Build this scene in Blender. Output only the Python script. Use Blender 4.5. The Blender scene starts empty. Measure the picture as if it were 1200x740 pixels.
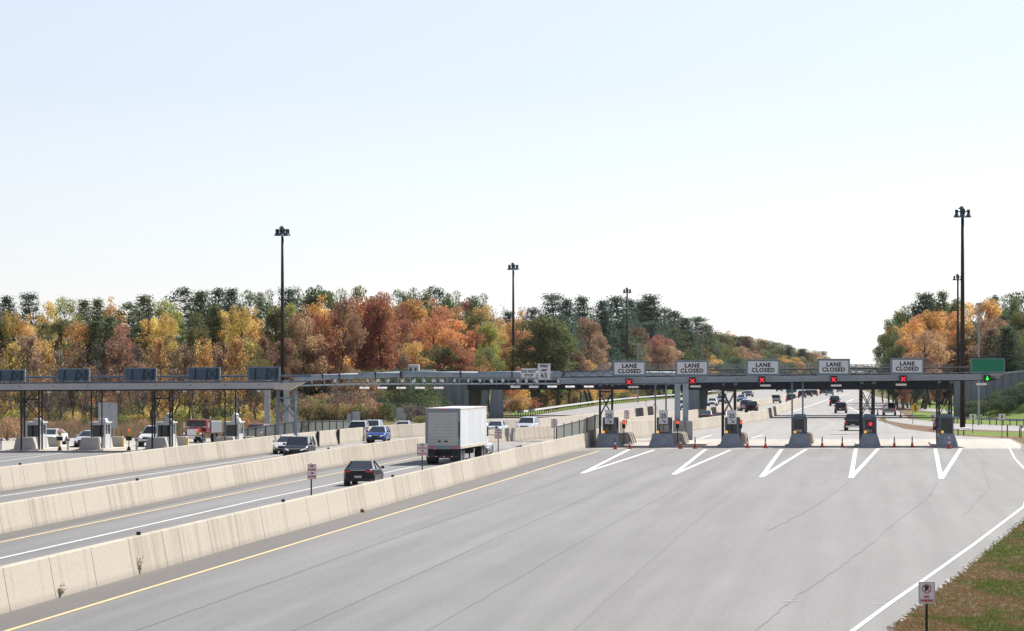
import bpy, math, random
from mathutils import Vector, Matrix, Euler
from mathutils.geometry import tessellate_polygon
S = bpy.context.scene
C = S.collection
rnd = random.Random(7)
R = math.radians

# ------------------------------------------------------------------ camera
cam = bpy.data.objects.new('camera', bpy.data.cameras.new('camera'))
C.objects.link(cam); S.camera = cam
cam.location = (0, 0, 7); cam.rotation_euler = (R(90), 0, 0)
cam.data.lens = 120; cam.data.sensor_width = 36
cam.data.shift_y = 62/1200
cam.data.clip_start = 1; cam.data.clip_end = 9000
# ------------------------------------------------------------------ light
SUN_AZ, SUN_EL = 34, 40
sdir = Vector((math.sin(R(SUN_AZ))*math.cos(R(SUN_EL)), math.cos(R(SUN_AZ))*math.cos(R(SUN_EL)), math.sin(R(SUN_EL))))
sl = bpy.data.lights.new('sun', 'SUN'); sl.energy = 4.8; sl.angle = R(0.5); sl.color = (1, .95, .87)
so = bpy.data.objects.new('sun', sl); C.objects.link(so)
so.rotation_euler = sdir.to_track_quat('Z', 'Y').to_euler(); so.location = (60, 60, 80)
W = bpy.data.worlds.new('World'); S.world = W; W.use_nodes = True
wn = W.node_tree; bg = wn.nodes['Background']
sky = wn.nodes.new('ShaderNodeTexSky'); sky.sky_type = 'NISHITA'; sky.sun_disc = False
sky.sun_elevation = R(SUN_EL); sky.sun_rotation = R(SUN_AZ)
sky.air_density = 1.0; sky.dust_density = .3; sky.ozone_density = 1.0
hs_ = wn.nodes.new('ShaderNodeHueSaturation'); hs_.inputs['Saturation'].default_value = .42
tint = wn.nodes.new('ShaderNodeMix'); tint.data_type = 'RGBA'; tint.blend_type = 'MULTIPLY'; tint.inputs[0].default_value = 1; tint.inputs[7].default_value = (.93, .962, 1.08, 1)
wn.links.new(sky.outputs[0], hs_.inputs['Color']); wn.links.new(hs_.outputs[0], tint.inputs[6]); wn.links.new(tint.outputs[2], bg.inputs[0]); bg.inputs[1].default_value = 0.066
S.view_settings.view_transform = 'Standard'; S.view_settings.look = 'None'
S.view_settings.exposure = 0.74; S.view_settings.gamma = 1
S.view_settings.use_curve_mapping = False

# ------------------------------------------------------------------ helpers
F = 4000.0
def g(px, py, z=0):                      # ground point that shows at a photo pixel
    D = F*(7-z)/(py-432); return ((px-600)*D/F, D)
def X(px, D): return (px-600)*D/F
def Z(py, D): return 7-(py-432)*D/F
HS = .105                                # the carriageways' heading, dx/dy
HA = math.atan(HS)

def mat(name, col, rough=.6, metal=0, noise=0, nscale=4, spec=.5, emit=None, estr=0, bump=0, c2=None, stretch=None, trans=0):
    m = bpy.data.materials.new(name); m.use_nodes = True
    nt = m.node_tree; b = nt.nodes['Principled BSDF']
    b.inputs['Base Color'].default_value = (*col, 1); b.inputs['Roughness'].default_value = rough
    b.inputs['Metallic'].default_value = metal; b.inputs['Specular IOR Level'].default_value = spec
    if noise or c2:
        tc = nt.nodes.new('ShaderNodeTexCoord'); mp = nt.nodes.new('ShaderNodeMapping')
        if stretch: mp.inputs['Scale'].default_value = stretch
        n = nt.nodes.new('ShaderNodeTexNoise'); n.inputs['Scale'].default_value = nscale; n.inputs['Detail'].default_value = 6
        r = nt.nodes.new('ShaderNodeValToRGB'); r.color_ramp.elements[0].position = .3; r.color_ramp.elements[1].position = .7
        k = noise
        a = tuple(max(0, c*(1-k)) for c in col); d = c2 or tuple(min(1, c*(1+k)) for c in col)
        r.color_ramp.elements[0].color = (*a, 1); r.color_ramp.elements[1].color = (*d, 1)
        L = nt.links.new
        L(tc.outputs['Object'], mp.inputs[0]); L(mp.outputs[0], n.inputs['Vector']); L(n.outputs[0], r.inputs[0]); L(r.outputs[0], b.inputs['Base Color'])
        if bump:
            bp = nt.nodes.new('ShaderNodeBump'); bp.inputs['Strength'].default_value = bump; bp.inputs['Distance'].default_value = .02
            L(n.outputs[0], bp.inputs['Height']); L(bp.outputs[0], b.inputs['Normal'])
    if emit:
        b.inputs['Emission Color'].default_value = (*emit, 1); b.inputs['Emission Strength'].default_value = estr
    return m

class MB:
    def __init__(s): s.v = []; s.f = []
    def quad(s, *p):
        i = len(s.v); s.v += [tuple(q) for q in p]; s.f.append(tuple(range(i, i+len(p)))); return s
    def box(s, x0, x1, y0, y1, z0, z1):
        i = len(s.v)
        s.v += [(x0,y0,z0),(x1,y0,z0),(x1,y1,z0),(x0,y1,z0),(x0,y0,z1),(x1,y0,z1),(x1,y1,z1),(x0,y1,z1)]
        s.f += [tuple(i+k for k in q) for q in ((3,2,1,0),(4,5,6,7),(0,1,5,4),(1,2,6,5),(2,3,7,6),(3,0,4,7))]; return s
    def cbox(s, x, y, z, w, d, h): return s.box(x-w/2, x+w/2, y-d/2, y+d/2, z, z+h)
    def tube(s, a, b, r0, r1=None, n=8, caps=True):
        a = Vector(a); b = Vector(b); r1 = r0 if r1 is None else r1
        d = (b-a).normalized(); u = d.cross(Vector((0,0,1)) if abs(d.z) < .9 else Vector((1,0,0))).normalized(); w = d.cross(u)
        i = len(s.v)
        for p, r in ((a, r0), (b, r1)):
            for k in range(n):
                t = 2*math.pi*(k+.5)/n; s.v.append(tuple(p+u*(r*math.cos(t))+w*(r*math.sin(t))))
        for k in range(n): s.f.append((i+k, i+(k+1)%n, i+n+(k+1)%n, i+n+k))
        if caps: s.f.append(tuple(i+n-1-k for k in range(n))); s.f.append(tuple(i+n+k for k in range(n)))
        return s
    def loft(s, rings, cap=True):        # list of equal-length closed rings
        i = len(s.v); n = len(rings[0])
        for r in rings: s.v += [tuple(p) for p in r]
        for j in range(len(rings)-1):
            for k in range(n):
                s.f.append((i+j*n+k, i+j*n+(k+1)%n, i+(j+1)*n+(k+1)%n, i+(j+1)*n+k))
        if cap:
            s.f.append(tuple(i+n-1-k for k in range(n))); j = i+(len(rings)-1)*n; s.f.append(tuple(j+k for k in range(n)))
        return s
    def xcyl(s, x0, x1, y, z, r, n=18):  # disc-like cylinder along x
        return s.tube((x0,y,z), (x1,y,z), r, r, n)
    def build(s, name, m, parent=None, smooth=False, loc=None, rz=0, bevel=0):
        me = bpy.data.meshes.new(name); me.from_pydata(s.v, [], s.f); me.update()
        if smooth: me.polygons.foreach_set('use_smooth', [True]*len(me.polygons))
        me.materials.append(m)
        o = bpy.data.objects.new(name, me); C.objects.link(o)
        if parent: o.parent = parent
        if loc: o.location = loc
        o.rotation_euler = (0, 0, rz)
        if bevel:
            b = o.modifiers.new('bevel', 'BEVEL'); b.width = bevel; b.segments = 2; b.limit_method = 'ANGLE'
        return o

LAB = []
def tag(o, label, cat, group=None, px=None):
    o['label'] = label; o['category'] = cat
    if group: o['group'] = group
    LAB.append((o, label, px if px is not None else o.location.x/max(o.location.y, 1)))
    return o
def thing(name, label, cat, loc=(0,0,0), rz=0, group=None):
    o = bpy.data.objects.new(name, None); C.objects.link(o); o.empty_display_size = .3
    o.location = loc; o.rotation_euler = (0, 0, rz); return tag(o, label, cat, group)
def struct(o, kind='structure'): o['kind'] = kind; return o
def poly(name, pts, z, m, kind='structure'):
    vs = [Vector((p[0], p[1], z)) for p in pts]
    me = bpy.data.meshes.new(name); me.from_pydata(vs, [], [tuple(t) for t in tessellate_polygon([vs])]); me.update()
    for p in me.polygons:
        if p.normal.z < 0: p.flip()
    me.materials.append(m); o = bpy.data.objects.new(name, me); C.objects.link(o)
    if kind: o['kind'] = kind
    return o
def strip(mb, pts, w, z):                # ribbon of width w along points
    n = len(pts); L = []; Rr = []
    for i, p in enumerate(pts):
        a = Vector(pts[max(i-1,0)]); b = Vector(pts[min(i+1,n-1)]); d = (b-a).normalized(); q = Vector((-d.y, d.x))*w/2
        L.append((p[0]+q.x, p[1]+q.y, z)); Rr.append((p[0]-q.x, p[1]-q.y, z))
    for i in range(n-1): mb.quad(Rr[i], Rr[i+1], L[i+1], L[i])
FONT = None
def text(s, size, loc, m, parent, name='lettering', rz=0, ext=.006, sx=1, bold=0, spacing=1.0):
    cu = bpy.data.curves.new(name, 'FONT'); cu.body = s; cu.size = size; cu.extrude = ext; cu.align_x = 'CENTER'; cu.align_y = 'CENTER'
    cu.offset = bold; cu.space_character = spacing; cu.resolution_u = 3
    t = bpy.data.objects.new(name, cu); C.objects.link(t)
    bpy.context.view_layer.update()
    me = bpy.data.meshes.new_from_object(t.evaluated_get(bpy.context.evaluated_depsgraph_get()))
    bpy.data.objects.remove(t); bpy.data.curves.remove(cu)
    me.materials.clear(); me.materials.append(m)
    o = bpy.data.objects.new(name, me); C.objects.link(o); o.parent = parent
    o.location = loc; o.rotation_euler = (R(90), 0, rz); o.scale = (sx, 1, 1)
    return o

# ------------------------------------------------------------------ materials
def asphalt(name, c, var, dark=(.3,)):
    m = bpy.data.materials.new(name); m.use_nodes = True; nt = m.node_tree; L = nt.links.new
    b = nt.nodes['Principled BSDF']; b.inputs['Roughness'].default_value = .72; b.inputs['Specular IOR Level'].default_value = .35
    tc = nt.nodes.new('ShaderNodeTexCoord')
    def layer(scale, stretch, det=5, rot=HA):
        mr_ = nt.nodes.new('ShaderNodeMapping'); mr_.inputs['Rotation'].default_value = (0, 0, rot); mp = nt.nodes.new('ShaderNodeMapping'); mp.inputs['Scale'].default_value = stretch
        n = nt.nodes.new('ShaderNodeTexNoise'); n.inputs['Scale'].default_value = scale; n.inputs['Detail'].default_value = det
        L(tc.outputs['Object'], mr_.inputs[0]); L(mr_.outputs[0], mp.inputs[0]); L(mp.outputs[0], n.inputs['Vector']); return n.outputs[0]
    big = layer(.05, (1, .35, 1)); streak = layer(1.1, (.8, .018, 1), 7); fine = layer(9, (1, 1, 1), 2); mid = layer(.5, (1, .2, 1), 6)
    def mul(a, k, o):                     # 1 + k*(a-.5)*2
        q = nt.nodes.new('ShaderNodeMath'); q.operation = 'MULTIPLY_ADD'; L(a, q.inputs[0]); q.inputs[1].default_value = 2*k; q.inputs[2].default_value = 1-k
        w = nt.nodes.new('ShaderNodeMath'); w.operation = 'MULTIPLY'; L(q.outputs[0], w.inputs[0])
        if o is None: w.inputs[1].default_value = 1
        else: L(o, w.inputs[1])
        return w.outputs[0]
    v = mul(big, .2*var, None); v = mul(streak, .36*var, v); v = mul(fine, .34, v); v = mul(mid, .12*var, v)
    mx = nt.nodes.new('ShaderNodeMix'); mx.data_type = 'RGBA'; mx.blend_type = 'MULTIPLY'; mx.inputs[0].default_value = 1
    mx.inputs[6].default_value = (*c, 1); L(v, mx.inputs[7]); L(mx.outputs[2], b.inputs['Base Color'])
    bp = nt.nodes.new('ShaderNodeBump'); bp.inputs['Strength'].default_value = .25; bp.inputs['Distance'].default_value = .01
    L(fine, bp.inputs['Height']); L(bp.outputs[0], b.inputs['Normal'])
    return m
M = {}
M['asphalt'] = asphalt('asphalt', (.168, .167, .168), 1)
M['shoulder'] = asphalt('shoulder_asphalt', (.115, .107, .103), .8)
M['far_asphalt'] = asphalt('pale_asphalt', (.25, .243, .238), .8)
M['pad'] = asphalt('concrete_pad', (.4, .365, .32), .6)
M['wpaint'] = mat('white_road_paint', (.5, .49, .47), .6, nscale=2.2, c2=(.8, .79, .76))
M['ypaint'] = mat('yellow_road_paint', (.68, .5, .24), .6, noise=.14, nscale=3)
M['crack'] = mat('crack_sealant', (.125, .124, .124), .8)
M['seam'] = mat('joint_seam', (.11, .108, .108), .8)
M['steel'] = mat('galvanised_steel', (.36, .38, .4), .45, .5, noise=.15, nscale=2)
M['gsteel'] = mat('gantry_steel', (.3, .36, .42), .75, .0, noise=.15, nscale=1)
M['dsteel'] = mat('dark_weathered_steel', (.035, .035, .04), .55, .3)
M['mast'] = mat('rust_brown_mast_steel', (.03, .027, .03), .6, .3)
M['fascia'] = mat('fascia_metal', (.36, .385, .41), .45, .3, noise=.1, nscale=.6)
M['leftfascia'] = mat('left_fascia_metal', (.52, .5, .48), .5, .1, noise=.08, nscale=.6)
M['leftisland'] = mat('left_island_concrete', (.5, .48, .45), .85, noise=.15, nscale=1.2)
M['fascia_end'] = mat('fascia_sunlit_tone', (.62, .55, .47), .5, .1)  # sunlight on the turned wing panel put into its colour
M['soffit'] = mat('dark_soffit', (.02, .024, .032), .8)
M['signback'] = mat('blue_grey_sign_back', (.085, .13, .185), .5, .3, noise=.1, nscale=2)
M['signframe'] = mat('sign_frame', (.2, .26, .32), .5, .2)
M['signwhite'] = mat('white_sign_face', (.83, .83, .83), .5)
M['black'] = mat('black_paint', (.012, .012, .014), .5)
M['letter'] = mat('black_letters', (.02, .02, .025), .6)
M['redletter'] = mat('red_letters', (.5, .03, .03), .6)
M['green'] = mat('green_sign_face', (.0, .23, .12), .45)
M['redx'] = mat('red_signal', (.5, 0, 0), .5, emit=(1, .02, .05), estr=1.1)
M['greenx'] = mat('green_signal', (0, .5, 0), .5, emit=(.03, 1, .08), estr=1.2)
M['amber'] = mat('amber_lamp', (.8, .4, 0), .4, emit=(1, .48, .02), estr=.55)
M['redlamp'] = mat('red_lamp', (.6, .05, 0), .4, emit=(1, .1, .03), estr=.6)
M['pinkwhite'] = mat('antenna_glow_white', (.8, .74, .7), .5, emit=(1, .93, .88), estr=.08)  # faint glow added to the antenna panels, which are no lamps
M['booth'] = mat('booth_panel', (.6, .62, .64), .5, .2)
M['boothdark'] = mat('booth_dark_panel', (.11, .15, .2), .5, .2)
M['carglass'] = mat('car_glass', (.012, .022, .03), .05, 0, spec=1); M['carglass'].node_tree.nodes['Principled BSDF'].inputs['Coat Weight'].default_value = 1
M['glass'] = mat('dark_glass', (.012, .018, .024), .06, 0, spec=1)
M['brownglass'] = mat('brown_glass', (.06, .035, .03), .2)
M['island'] = mat('island_concrete', (.3, .325, .35), .85, noise=.2, nscale=1.2, bump=.2)
M['lightconc'] = mat('pale_concrete', (.56, .5, .43), .85, noise=.12, nscale=1.2, bump=.2)
M['curb'] = mat('curb_concrete', (.5, .46, .4), .85, noise=.15, nscale=2)
M['yellow'] = mat('yellow_paint', (.8, .5, .05), .5)
M['orange'] = mat('orange_plastic', (.55, .05, .02), .5)
M['conewhite'] = mat('cone_white_band', (.8, .8, .8), .4)
M['conedark'] = mat('cone_dark_post', (.12, .1, .11), .6)
M['rubber'] = mat('tyre_rubber', (.018, .018, .018), .8)
M['rim'] = mat('alloy_rim', (.35, .36, .38), .3, .8)
M['head'] = mat('headlight', (.75, .78, .8), .15, emit=(1, .97, .9), estr=.15)
M['tail'] = mat('taillight', (.45, .01, .015), .2, emit=(1, .02, .03), estr=.15)
M['plastic'] = mat('black_plastic', (.025, .025, .028), .6)
M['plate'] = mat('number_plate', (.6, .6, .6), .5)
M['chrome'] = mat('chrome', (.6, .6, .62), .2, 1)
M['trailerside'] = mat('trailer_white_panel', (.74, .76, .78), .5, noise=.12, nscale=.9, stretch=(1, 1, .15))
M['door'] = mat('roll_door', (.56, .55, .51), .5, noise=.1, nscale=1.5)
M['cargo'] = mat('cargo_frame', (.27, .3, .34), .5, .3)
M['bark'] = mat('bark', (.06, .048, .04), .9, noise=.3, nscale=3)
M['greybark'] = mat('grey_bark', (.13, .11, .1), .9, noise=.3, nscale=3)
M['bridgeconc'] = mat('bridge_concrete', (.27, .29, .31), .85, noise=.2, nscale=.5, stretch=(3, 1, .3))
M['girder'] = mat('painted_girder', (.014, .018, .028), .8)
M['rail'] = mat('guardrail_steel', (.42, .43, .44), .45, .5)
M['wood'] = mat('timber_post', (.16, .12, .09), .9)
M['dwhite'] = mat('camera_white', (.75, .75, .75), .4)
M['stone'] = mat('pale_stone', (.62, .57, .52), .9, noise=.2)
def screen_mat(name, c, t):
    m = bpy.data.materials.new(name); m.use_nodes = True; nt = m.node_tree
    b = nt.nodes['Principled BSDF']; b.inputs['Base Color'].default_value = (*c, 1); b.inputs['Alpha'].default_value = 1-t; b.inputs['Roughness'].default_value = .7
    return m
M['mesh'] = screen_mat('mesh_screen', (.1, .125, .125), .12)
M['finemesh'] = screen_mat('fine_wire_mesh', (.25, .27, .3), .8)

def ground_mat(name, stops, s1=.06, s2=1.5):
    m = bpy.data.materials.new(name); m.use_nodes = True; nt = m.node_tree; L = nt.links.new
    b = nt.nodes['Principled BSDF']; b.inputs['Roughness'].default_value = .95; b.inputs['Specular IOR Level'].default_value = .1
    tc = nt.nodes.new('ShaderNodeTexCoord')
    n = nt.nodes.new('ShaderNodeTexNoise'); n.inputs['Scale'].default_value = s1; n.inputs['Detail'].default_value = 8; n.inputs['Roughness'].default_value = .6
    n2 = nt.nodes.new('ShaderNodeTexNoise'); n2.inputs['Scale'].default_value = s2; n2.inputs['Detail'].default_value = 6
    L(tc.outputs['Object'], n.inputs['Vector']); L(tc.outputs['Object'], n2.inputs['Vector'])
    mx = nt.nodes.new('ShaderNodeMix'); mx.inputs[0].default_value = .4; L(n.outputs[0], mx.inputs[2]); L(n2.outputs[0], mx.inputs[3])
    r = nt.nodes.new('ShaderNodeValToRGB'); e = r.color_ramp.elements
    e[0].position = stops[0][0]; e[0].color = (*stops[0][1], 1); e[1].position = stops[-1][0]; e[1].color = (*stops[-1][1], 1)
    for p, c in stops[1:-1]: q = e.new(p); q.color = (*c, 1)
    L(mx.outputs[0], r.inputs[0]); L(r.outputs[0], b.inputs['Base Color'])
    bp = nt.nodes.new('ShaderNodeBump'); bp.inputs['Strength'].default_value = .6; bp.inputs['Distance'].default_value = .1
    L(n2.outputs[0], bp.inputs['Height']); L(bp.outputs[0], b.inputs['Normal'])
    return m
M['earth'] = ground_mat('scrub_earth', [(.35, (.09, .065, .035)), (.5, (.13, .11, .04)), (.65, (.1, .13, .035))])
M['verge'] = ground_mat('dry_verge', [(.38, (.13, .07, .04)), (.5, (.16, .1, .05)), (.58, (.12, .13, .05)), (.68, (.1, .17, .04))], .25, 3)
M['lawn'] = ground_mat('green_lawn', [(.35, (.09, .15, .02)), (.5, (.14, .21, .03)), (.65, (.17, .2, .05))], .1, 1)
M['gore'] = ground_mat('brown_gore', [(.35, (.14, .08, .055)), (.6, (.2, .12, .08)), (.72, (.14, .15, .05))], .1, 1)

def barrier_mat(name, base):
    m = bpy.data.materials.new(name); m.use_nodes = True; nt = m.node_tree; L = nt.links.new
    b = nt.nodes['Principled BSDF']; b.inputs['Roughness'].default_value = .85; b.inputs['Specular IOR Level'].default_value = .2
    uv = nt.nodes.new('ShaderNodeUVMap'); uv.uv_map = 'UVMap'
    at = nt.nodes.new('ShaderNodeAttribute'); at.attribute_name = 'tone'
    def nz(sc, det, st):
        mp = nt.nodes.new('ShaderNodeMapping'); mp.inputs['Scale'].default_value = st
        n = nt.nodes.new('ShaderNodeTexNoise'); n.inputs['Scale'].default_value = sc; n.inputs['Detail'].default_value = det
        L(uv.outputs[0], mp.inputs[0]); L(mp.outputs[0], n.inputs['Vector']); return n.outputs[0]
    st = nz(1, 5, (1.1, .12, 1)); bl = nz(.5, 4, (1, 1, 1)); fi = nz(6, 3, (1, 1, 1))
    r = nt.nodes.new('ShaderNodeValToRGB'); e = r.color_ramp.elements
    e[0].position = .3; e[0].color = (base[0]*.66, base[1]*.63, base[2]*.6, 1); e[1].position = .62; e[1].color = (*base, 1)
    a = nt.nodes.new('ShaderNodeMath'); a.operation = 'MULTIPLY_ADD'; L(st, a.inputs[0]); a.inputs[1].default_value = .85
    a2 = nt.nodes.new('ShaderNodeMath'); a2.operation = 'MULTIPLY_ADD'; L(bl, a2.inputs[0]); a2.inputs[1].default_value = .12
    a3 = nt.nodes.new('ShaderNodeMath'); a3.operation = 'MULTIPLY'; L(at.outputs['Fac'], a3.inputs[0]); a3.inputs[1].default_value = .22
    L(a3.outputs[0], a2.inputs[2]); L(a2.outputs[0], a.inputs[2]); L(a.outputs[0], r.inputs[0])
    # grime low on the face, dirty run-off patches
    sep = nt.nodes.new('ShaderNodeSeparateXYZ'); L(uv.outputs[0], sep.inputs[0])
    mr = nt.nodes.new('ShaderNodeMapRange'); L(sep.outputs[1], mr.inputs[0]); mr.inputs[1].default_value = .0; mr.inputs[2].default_value = .28; mr.inputs[3].default_value = .72; mr.inputs[4].default_value = 1
    q = nt.nodes.new('ShaderNodeMath'); q.operation = 'MULTIPLY_ADD'; L(fi, q.inputs[0]); q.inputs[1].default_value = .3; q.inputs[2].default_value = .84
    q2 = nt.nodes.new('ShaderNodeMath'); q2.operation = 'MULTIPLY'; L(q.outputs[0], q2.inputs[0]); L(mr.outputs[0], q2.inputs[1])
    mx = nt.nodes.new('ShaderNodeMix'); mx.data_type = 'RGBA'; mx.blend_type = 'MULTIPLY'; mx.inputs[0].default_value = 1
    L(r.outputs[0], mx.inputs[6]); L(q2.outputs[0], mx.inputs[7]); L(mx.outputs[2], b.inputs['Base Color'])
    return m
M['barrier'] = barrier_mat('barrier_concrete', (.485, .435, .365))

# ------------------------------------------------------------------ ground and roads
poly('ground', [(-3000, -60), (3500, -60), (3500, 6000), (-3000, 6000)], 0, M['earth'])
right_edge = [g(1050,730), g(1079,708.6), g(1104,687), g(1120,676), g(1150,650), g(1200,608.6), (34.6, 215), (40.2, 262), (43.4, 290), (46.9, 314), g(1183,514.5)]
near = [(-90, 12), (3, 12), (6.5, 62)] + right_edge + [g(1130,511.5), g(1060,503), g(1028,492.7), g(1034,489.5), (56.5, 487),
        g(1051,481), g(1045,474), g(1030,467), g(1020,461), g(1005,455), (310, 3000), (290, 3000), g(920,454), g(840,462), g(790,467), g(700,475.6), g(604,490), g(550,492), g(410,503), (-27, 370), (-38, 350), (-75, 340), (-90, 330)]
poly('road_asphalt', near, .012, M['far_asphalt'])
plaza = [(-90, 12), (3, 12), (6.5, 62)] + right_edge[:8] + [(43.4, 290), (44.4, 297), (-6, 297), (-90, 292)]
poly('plaza_asphalt', plaza, .020, M['asphalt'])
pad = [(5.2, 297.01), (44.4, 297.01), (46.9, 314), (49.2, 337), (9.5, 337)]
poly('toll_pad_concrete', pad, .024, M['pad'])
poly('left_toll_pad_concrete', [(-75, 287), (-21.5, 287), (-14, 335), (-70, 345)], .024, M['pad'])
# ramps on the right
poly('ramp_road', [g(1240,500), g(1200,499.3), g(1120,496.5), g(1064,491), (56.4, 487.2), g(1036,489.5), g(1040,493.5), g(1064,497.5), g(1120,503), g(1200,505.8), g(1240,507)], .008, M['far_asphalt'])
poly('exit_ramp_road', [g(1031,467.5), g(1026,464.5), g(1070,476), g(1120,482), g(1120,485), g(1064,480)], .008, M['far_asphalt'])
poly('lawn', [g(1066,490.3), g(1120,495.8), g(1260,500.5), g(1260,476), g(1120,472), g(1052,465), g(1064,479), g(1100,481.5), g(1100,485), g(1055,482)], .004, M['lawn'])
poly('brown_gore', [g(1030,493.6), g(1062,503.2), g(1130,511.7), g(1180,514.2), g(1260,516), g(1260,507.5), g(1200,506.2), g(1120,503.4), g(1064,497.9)], .006, M['gore'])
poly('lawn_strip', [g(1118,505.2), g(1260,508.3), g(1260,512.5), g(1160,511.5), g(1105,507.5)], .009, M['lawn'])
poly('brown_wedge', [g(1033,468), g(1046,474), g(1065,489.3), g(1075,489.8), g(1062,480.7)], .006, M['gore'])
poly('verge', [(8, 20)] + [(p[0]-.6, p[1]) for p in right_edge[:-1]] + [(49.5, 339), (75, 345), (75, 20)], .006, M['verge'])
poly('median_lawn', [g(604,489.2), g(640,483.8), g(700,474.6), g(790,466.3), g(840,461.3), g(800,456), g(640,456), g(590,470)], .004, M['lawn'])
# dark shoulder between the near barrier and the yellow line
NB = [(-22.9, 20), (-18.75, 60), (-14.74, 98), (-10.87, 135.9), (-7.66, 165.7), (-5.0, 192.3), (-1.5, 226.7), (.45, 246.9), (4.7, 286.3), (7.0, 306), (11.1, 334), (20.2, 383.6), (28.4, 428), (33.8, 461), (41.2, 528), (54.9, 656)]
YL = [(-22.5+4.6, 47), (-13.4, 90.9), (-9.9, 123.9), (-1.04, 207.7), (7.36, 288.7)]
poly('shoulder_asphalt', [(p[0]+.1, p[1]) for p in NB[:9]] + [(6.2, 288.5)] + [(p[0]+rnd.uniform(-.1,.1), p[1]) for p in YL[::-1]] + [(-20.3, 20)], .022, M['shoulder'])
MBp = [(-31.5, 30), (-21.8, 145.3), (-13.9, 236), (-9.3, 275), (-5.5, 300), (-1.0, 326), (4.0, 344), (16.5, 415), (29, 500), (45, 625), (61, 760), (90, 1000)]
FBp = [(-45.5, 30), (-29.3, 195), (-25.1, 239), (-20.2, 286.6), (-16.7, 312), (-12.6, 340), (-4.5, 366), (2.8, 386), (9.0, 418), (18.5, 490), (22, 520)]
poly('median_shoulder', [(p[0]+.1, p[1]) for p in MBp[:5]] + [(p[0]+1.6, p[1]) for p in MBp[:5][::-1]], .022, M['shoulder'])
poly('southbound_shoulder', [(p[0]+.1, p[1]) for p in FBp[:5]] + [(p[0]+1.3, p[1]) for p in FBp[:5][::-1]], .022, M['shoulder'])

mk = MB(); yk = MB(); zt = .032
strip(yk, YL, .17, zt)
nb_y = [(-30.3, 40), (-20.5, 137), (-14.8, 197), (-6.6, 275), (-2.6, 304), (2.5, 332), (16, 408), (30.5, 500)]
strip(yk, nb_y, .17, zt)
strip(mk, [(-27.5, 40), (-18.8, 125.2), (-13.5, 180.6), (-6.9, 243)], .2, zt)
x0 = 243
while x0 < 520:
    xx = -6.9+(x0-243)*.105+max(0, x0-310)*.045; strip(mk, [(xx, x0), (xx+.45, x0+4)], .16, zt); x0 += 12
strip(mk, [(-25.5, 40), (-16.9, 118), (-4.3, 238), (2.2, 300), (9.5, 335)], .18, zt)
strip(mk, [(-42.5, 60), (-27.9, 186), (-19.8, 264), (-15.3, 306), (-11.2, 342)], .2, zt)
strip(mk, [(-38.6, 60), (-26.1, 173.9), (-18.3, 244), (-12.8, 290), (-7.8, 330), (-3, 352)], .16, zt)
for i in range(2):                         # left plaza lane lines
    strip(mk, [g(-40+0, 546-i*6), g(0, 541.5-i*4.5), g(60, 533.5-i*1.2), g(75, 532.2-i)], .2, zt)
tips = [((682,555.5),(738,527),(767,528)), ((789,557),(827,527),(856,528)), ((892,560),(916,527),(945,527)), ((997,561),(1003,526.3),(1029,526.5)), ((1103,562),(1096,526.3),(1126,526.3))]
for t, a, b in tips:
    T = Vector(g(*t)); A = Vector(g(*a)); B = Vector(g(*b))
    for E in (A, B):
        d = (E-T).normalized(); nrm = Vector((-d.y, d.x))
        strip(mk, [tuple(T), tuple(E)], .31, zt+(.004 if E is B else 0))
# right edge line
strip(mk, [(1.0, 45), (9.1, 90.9), g(1041,710), g(1081.6,681.6), g(1140,640), g(1200,594.5), (33, 216), g(1189,538), g(1181,522), g(1174,516)], .16, zt+.006)
for px, py in ((926,706),(1030,708.6),(1034.6,645),(1116.7,647.6),(1122,596),(1185,597.6),(1143,563),(1192,563),(1137,527.5+17),(1137,541)):
    x, y = g(px, py); mk.box(x-.24, x+.24, y-.06, y+.06, .03, .034)
for a in ([(990,473),(1002,467),(1010.7,470.4),(1030,480)], [(985,472.5),(1009.5,485)], [(925,484),(975,467),(995,461)]):
    strip(mk, [g(*p) for p in a], .3, zt)
for px, py in ((820,514.5),(880,514.2)):
    strip(mk, [g(px, py), g(px+14, py-4)], .3, zt)
for k in range(9): strip(mk, [(15+k*1.9+2, 362+k*13), (15.6+k*1.9+2, 366+k*13)], .16, zt)
for o_, m_ in ((mk.build('road_marking', M['wpaint']), 0), (yk.build('yellow_road_marking', M['ypaint']), 0)): struct(o_)

# cracks and joints in the plaza
def wiggle(pts, step, amp, seed):
    q = random.Random(seed); out = []
    for i in range(len(pts)-1):
        a = Vector(pts[i]); b = Vector(pts[i+1]); n = max(1, int((b-a).length/step))
        for k in range(n):
            p = a.lerp(b, k/n); out.append((p.x+q.uniform(-amp, amp), p.y+q.uniform(-amp, amp)))
    out.append(pts[-1]); return out
ck = MB(); sm = MB()
crk = [[g(880,745),g(900,728),g(935.7,698),g(952,688),g(994,659),g(1020,639.5),g(1052,610),g(1085,587.6),g(1094.6,574.6),g(1098,565)],
       [g(900,623),g(945,600.5),g(974.6,581),g(994,565)],
       [g(1149.7,542),g(1159.5,573),g(1140,594),g(1127,607)]]
for i, c in enumerate(crk): strip(ck, wiggle(c, 1.5, .06, i), .035 if i < 2 else .02, zt)
for off, w in ((1.9, .03), (5.9, .032), (9.7, .022), (13.4, .018)):
    pts = [(-19.3+off+(y-20)*.1055+math.sin(y*.02+off)*.12+max(0, y-150)*.0006*off, y) for y in range(40, 292, 6)]
    strip(sm, wiggle(pts, 3, .025, int(off*10)), w, .029)
for y in (176,): 
    strip(sm, wiggle([(-12+(y-118)*.1, y), (12+(y-118)*.17, y+.8)], 1.5, .03, y), .04, .029)
struct(ck.build('crack_sealant', M['crack'])); struct(sm.build('asphalt_seam', M['seam']))

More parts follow.
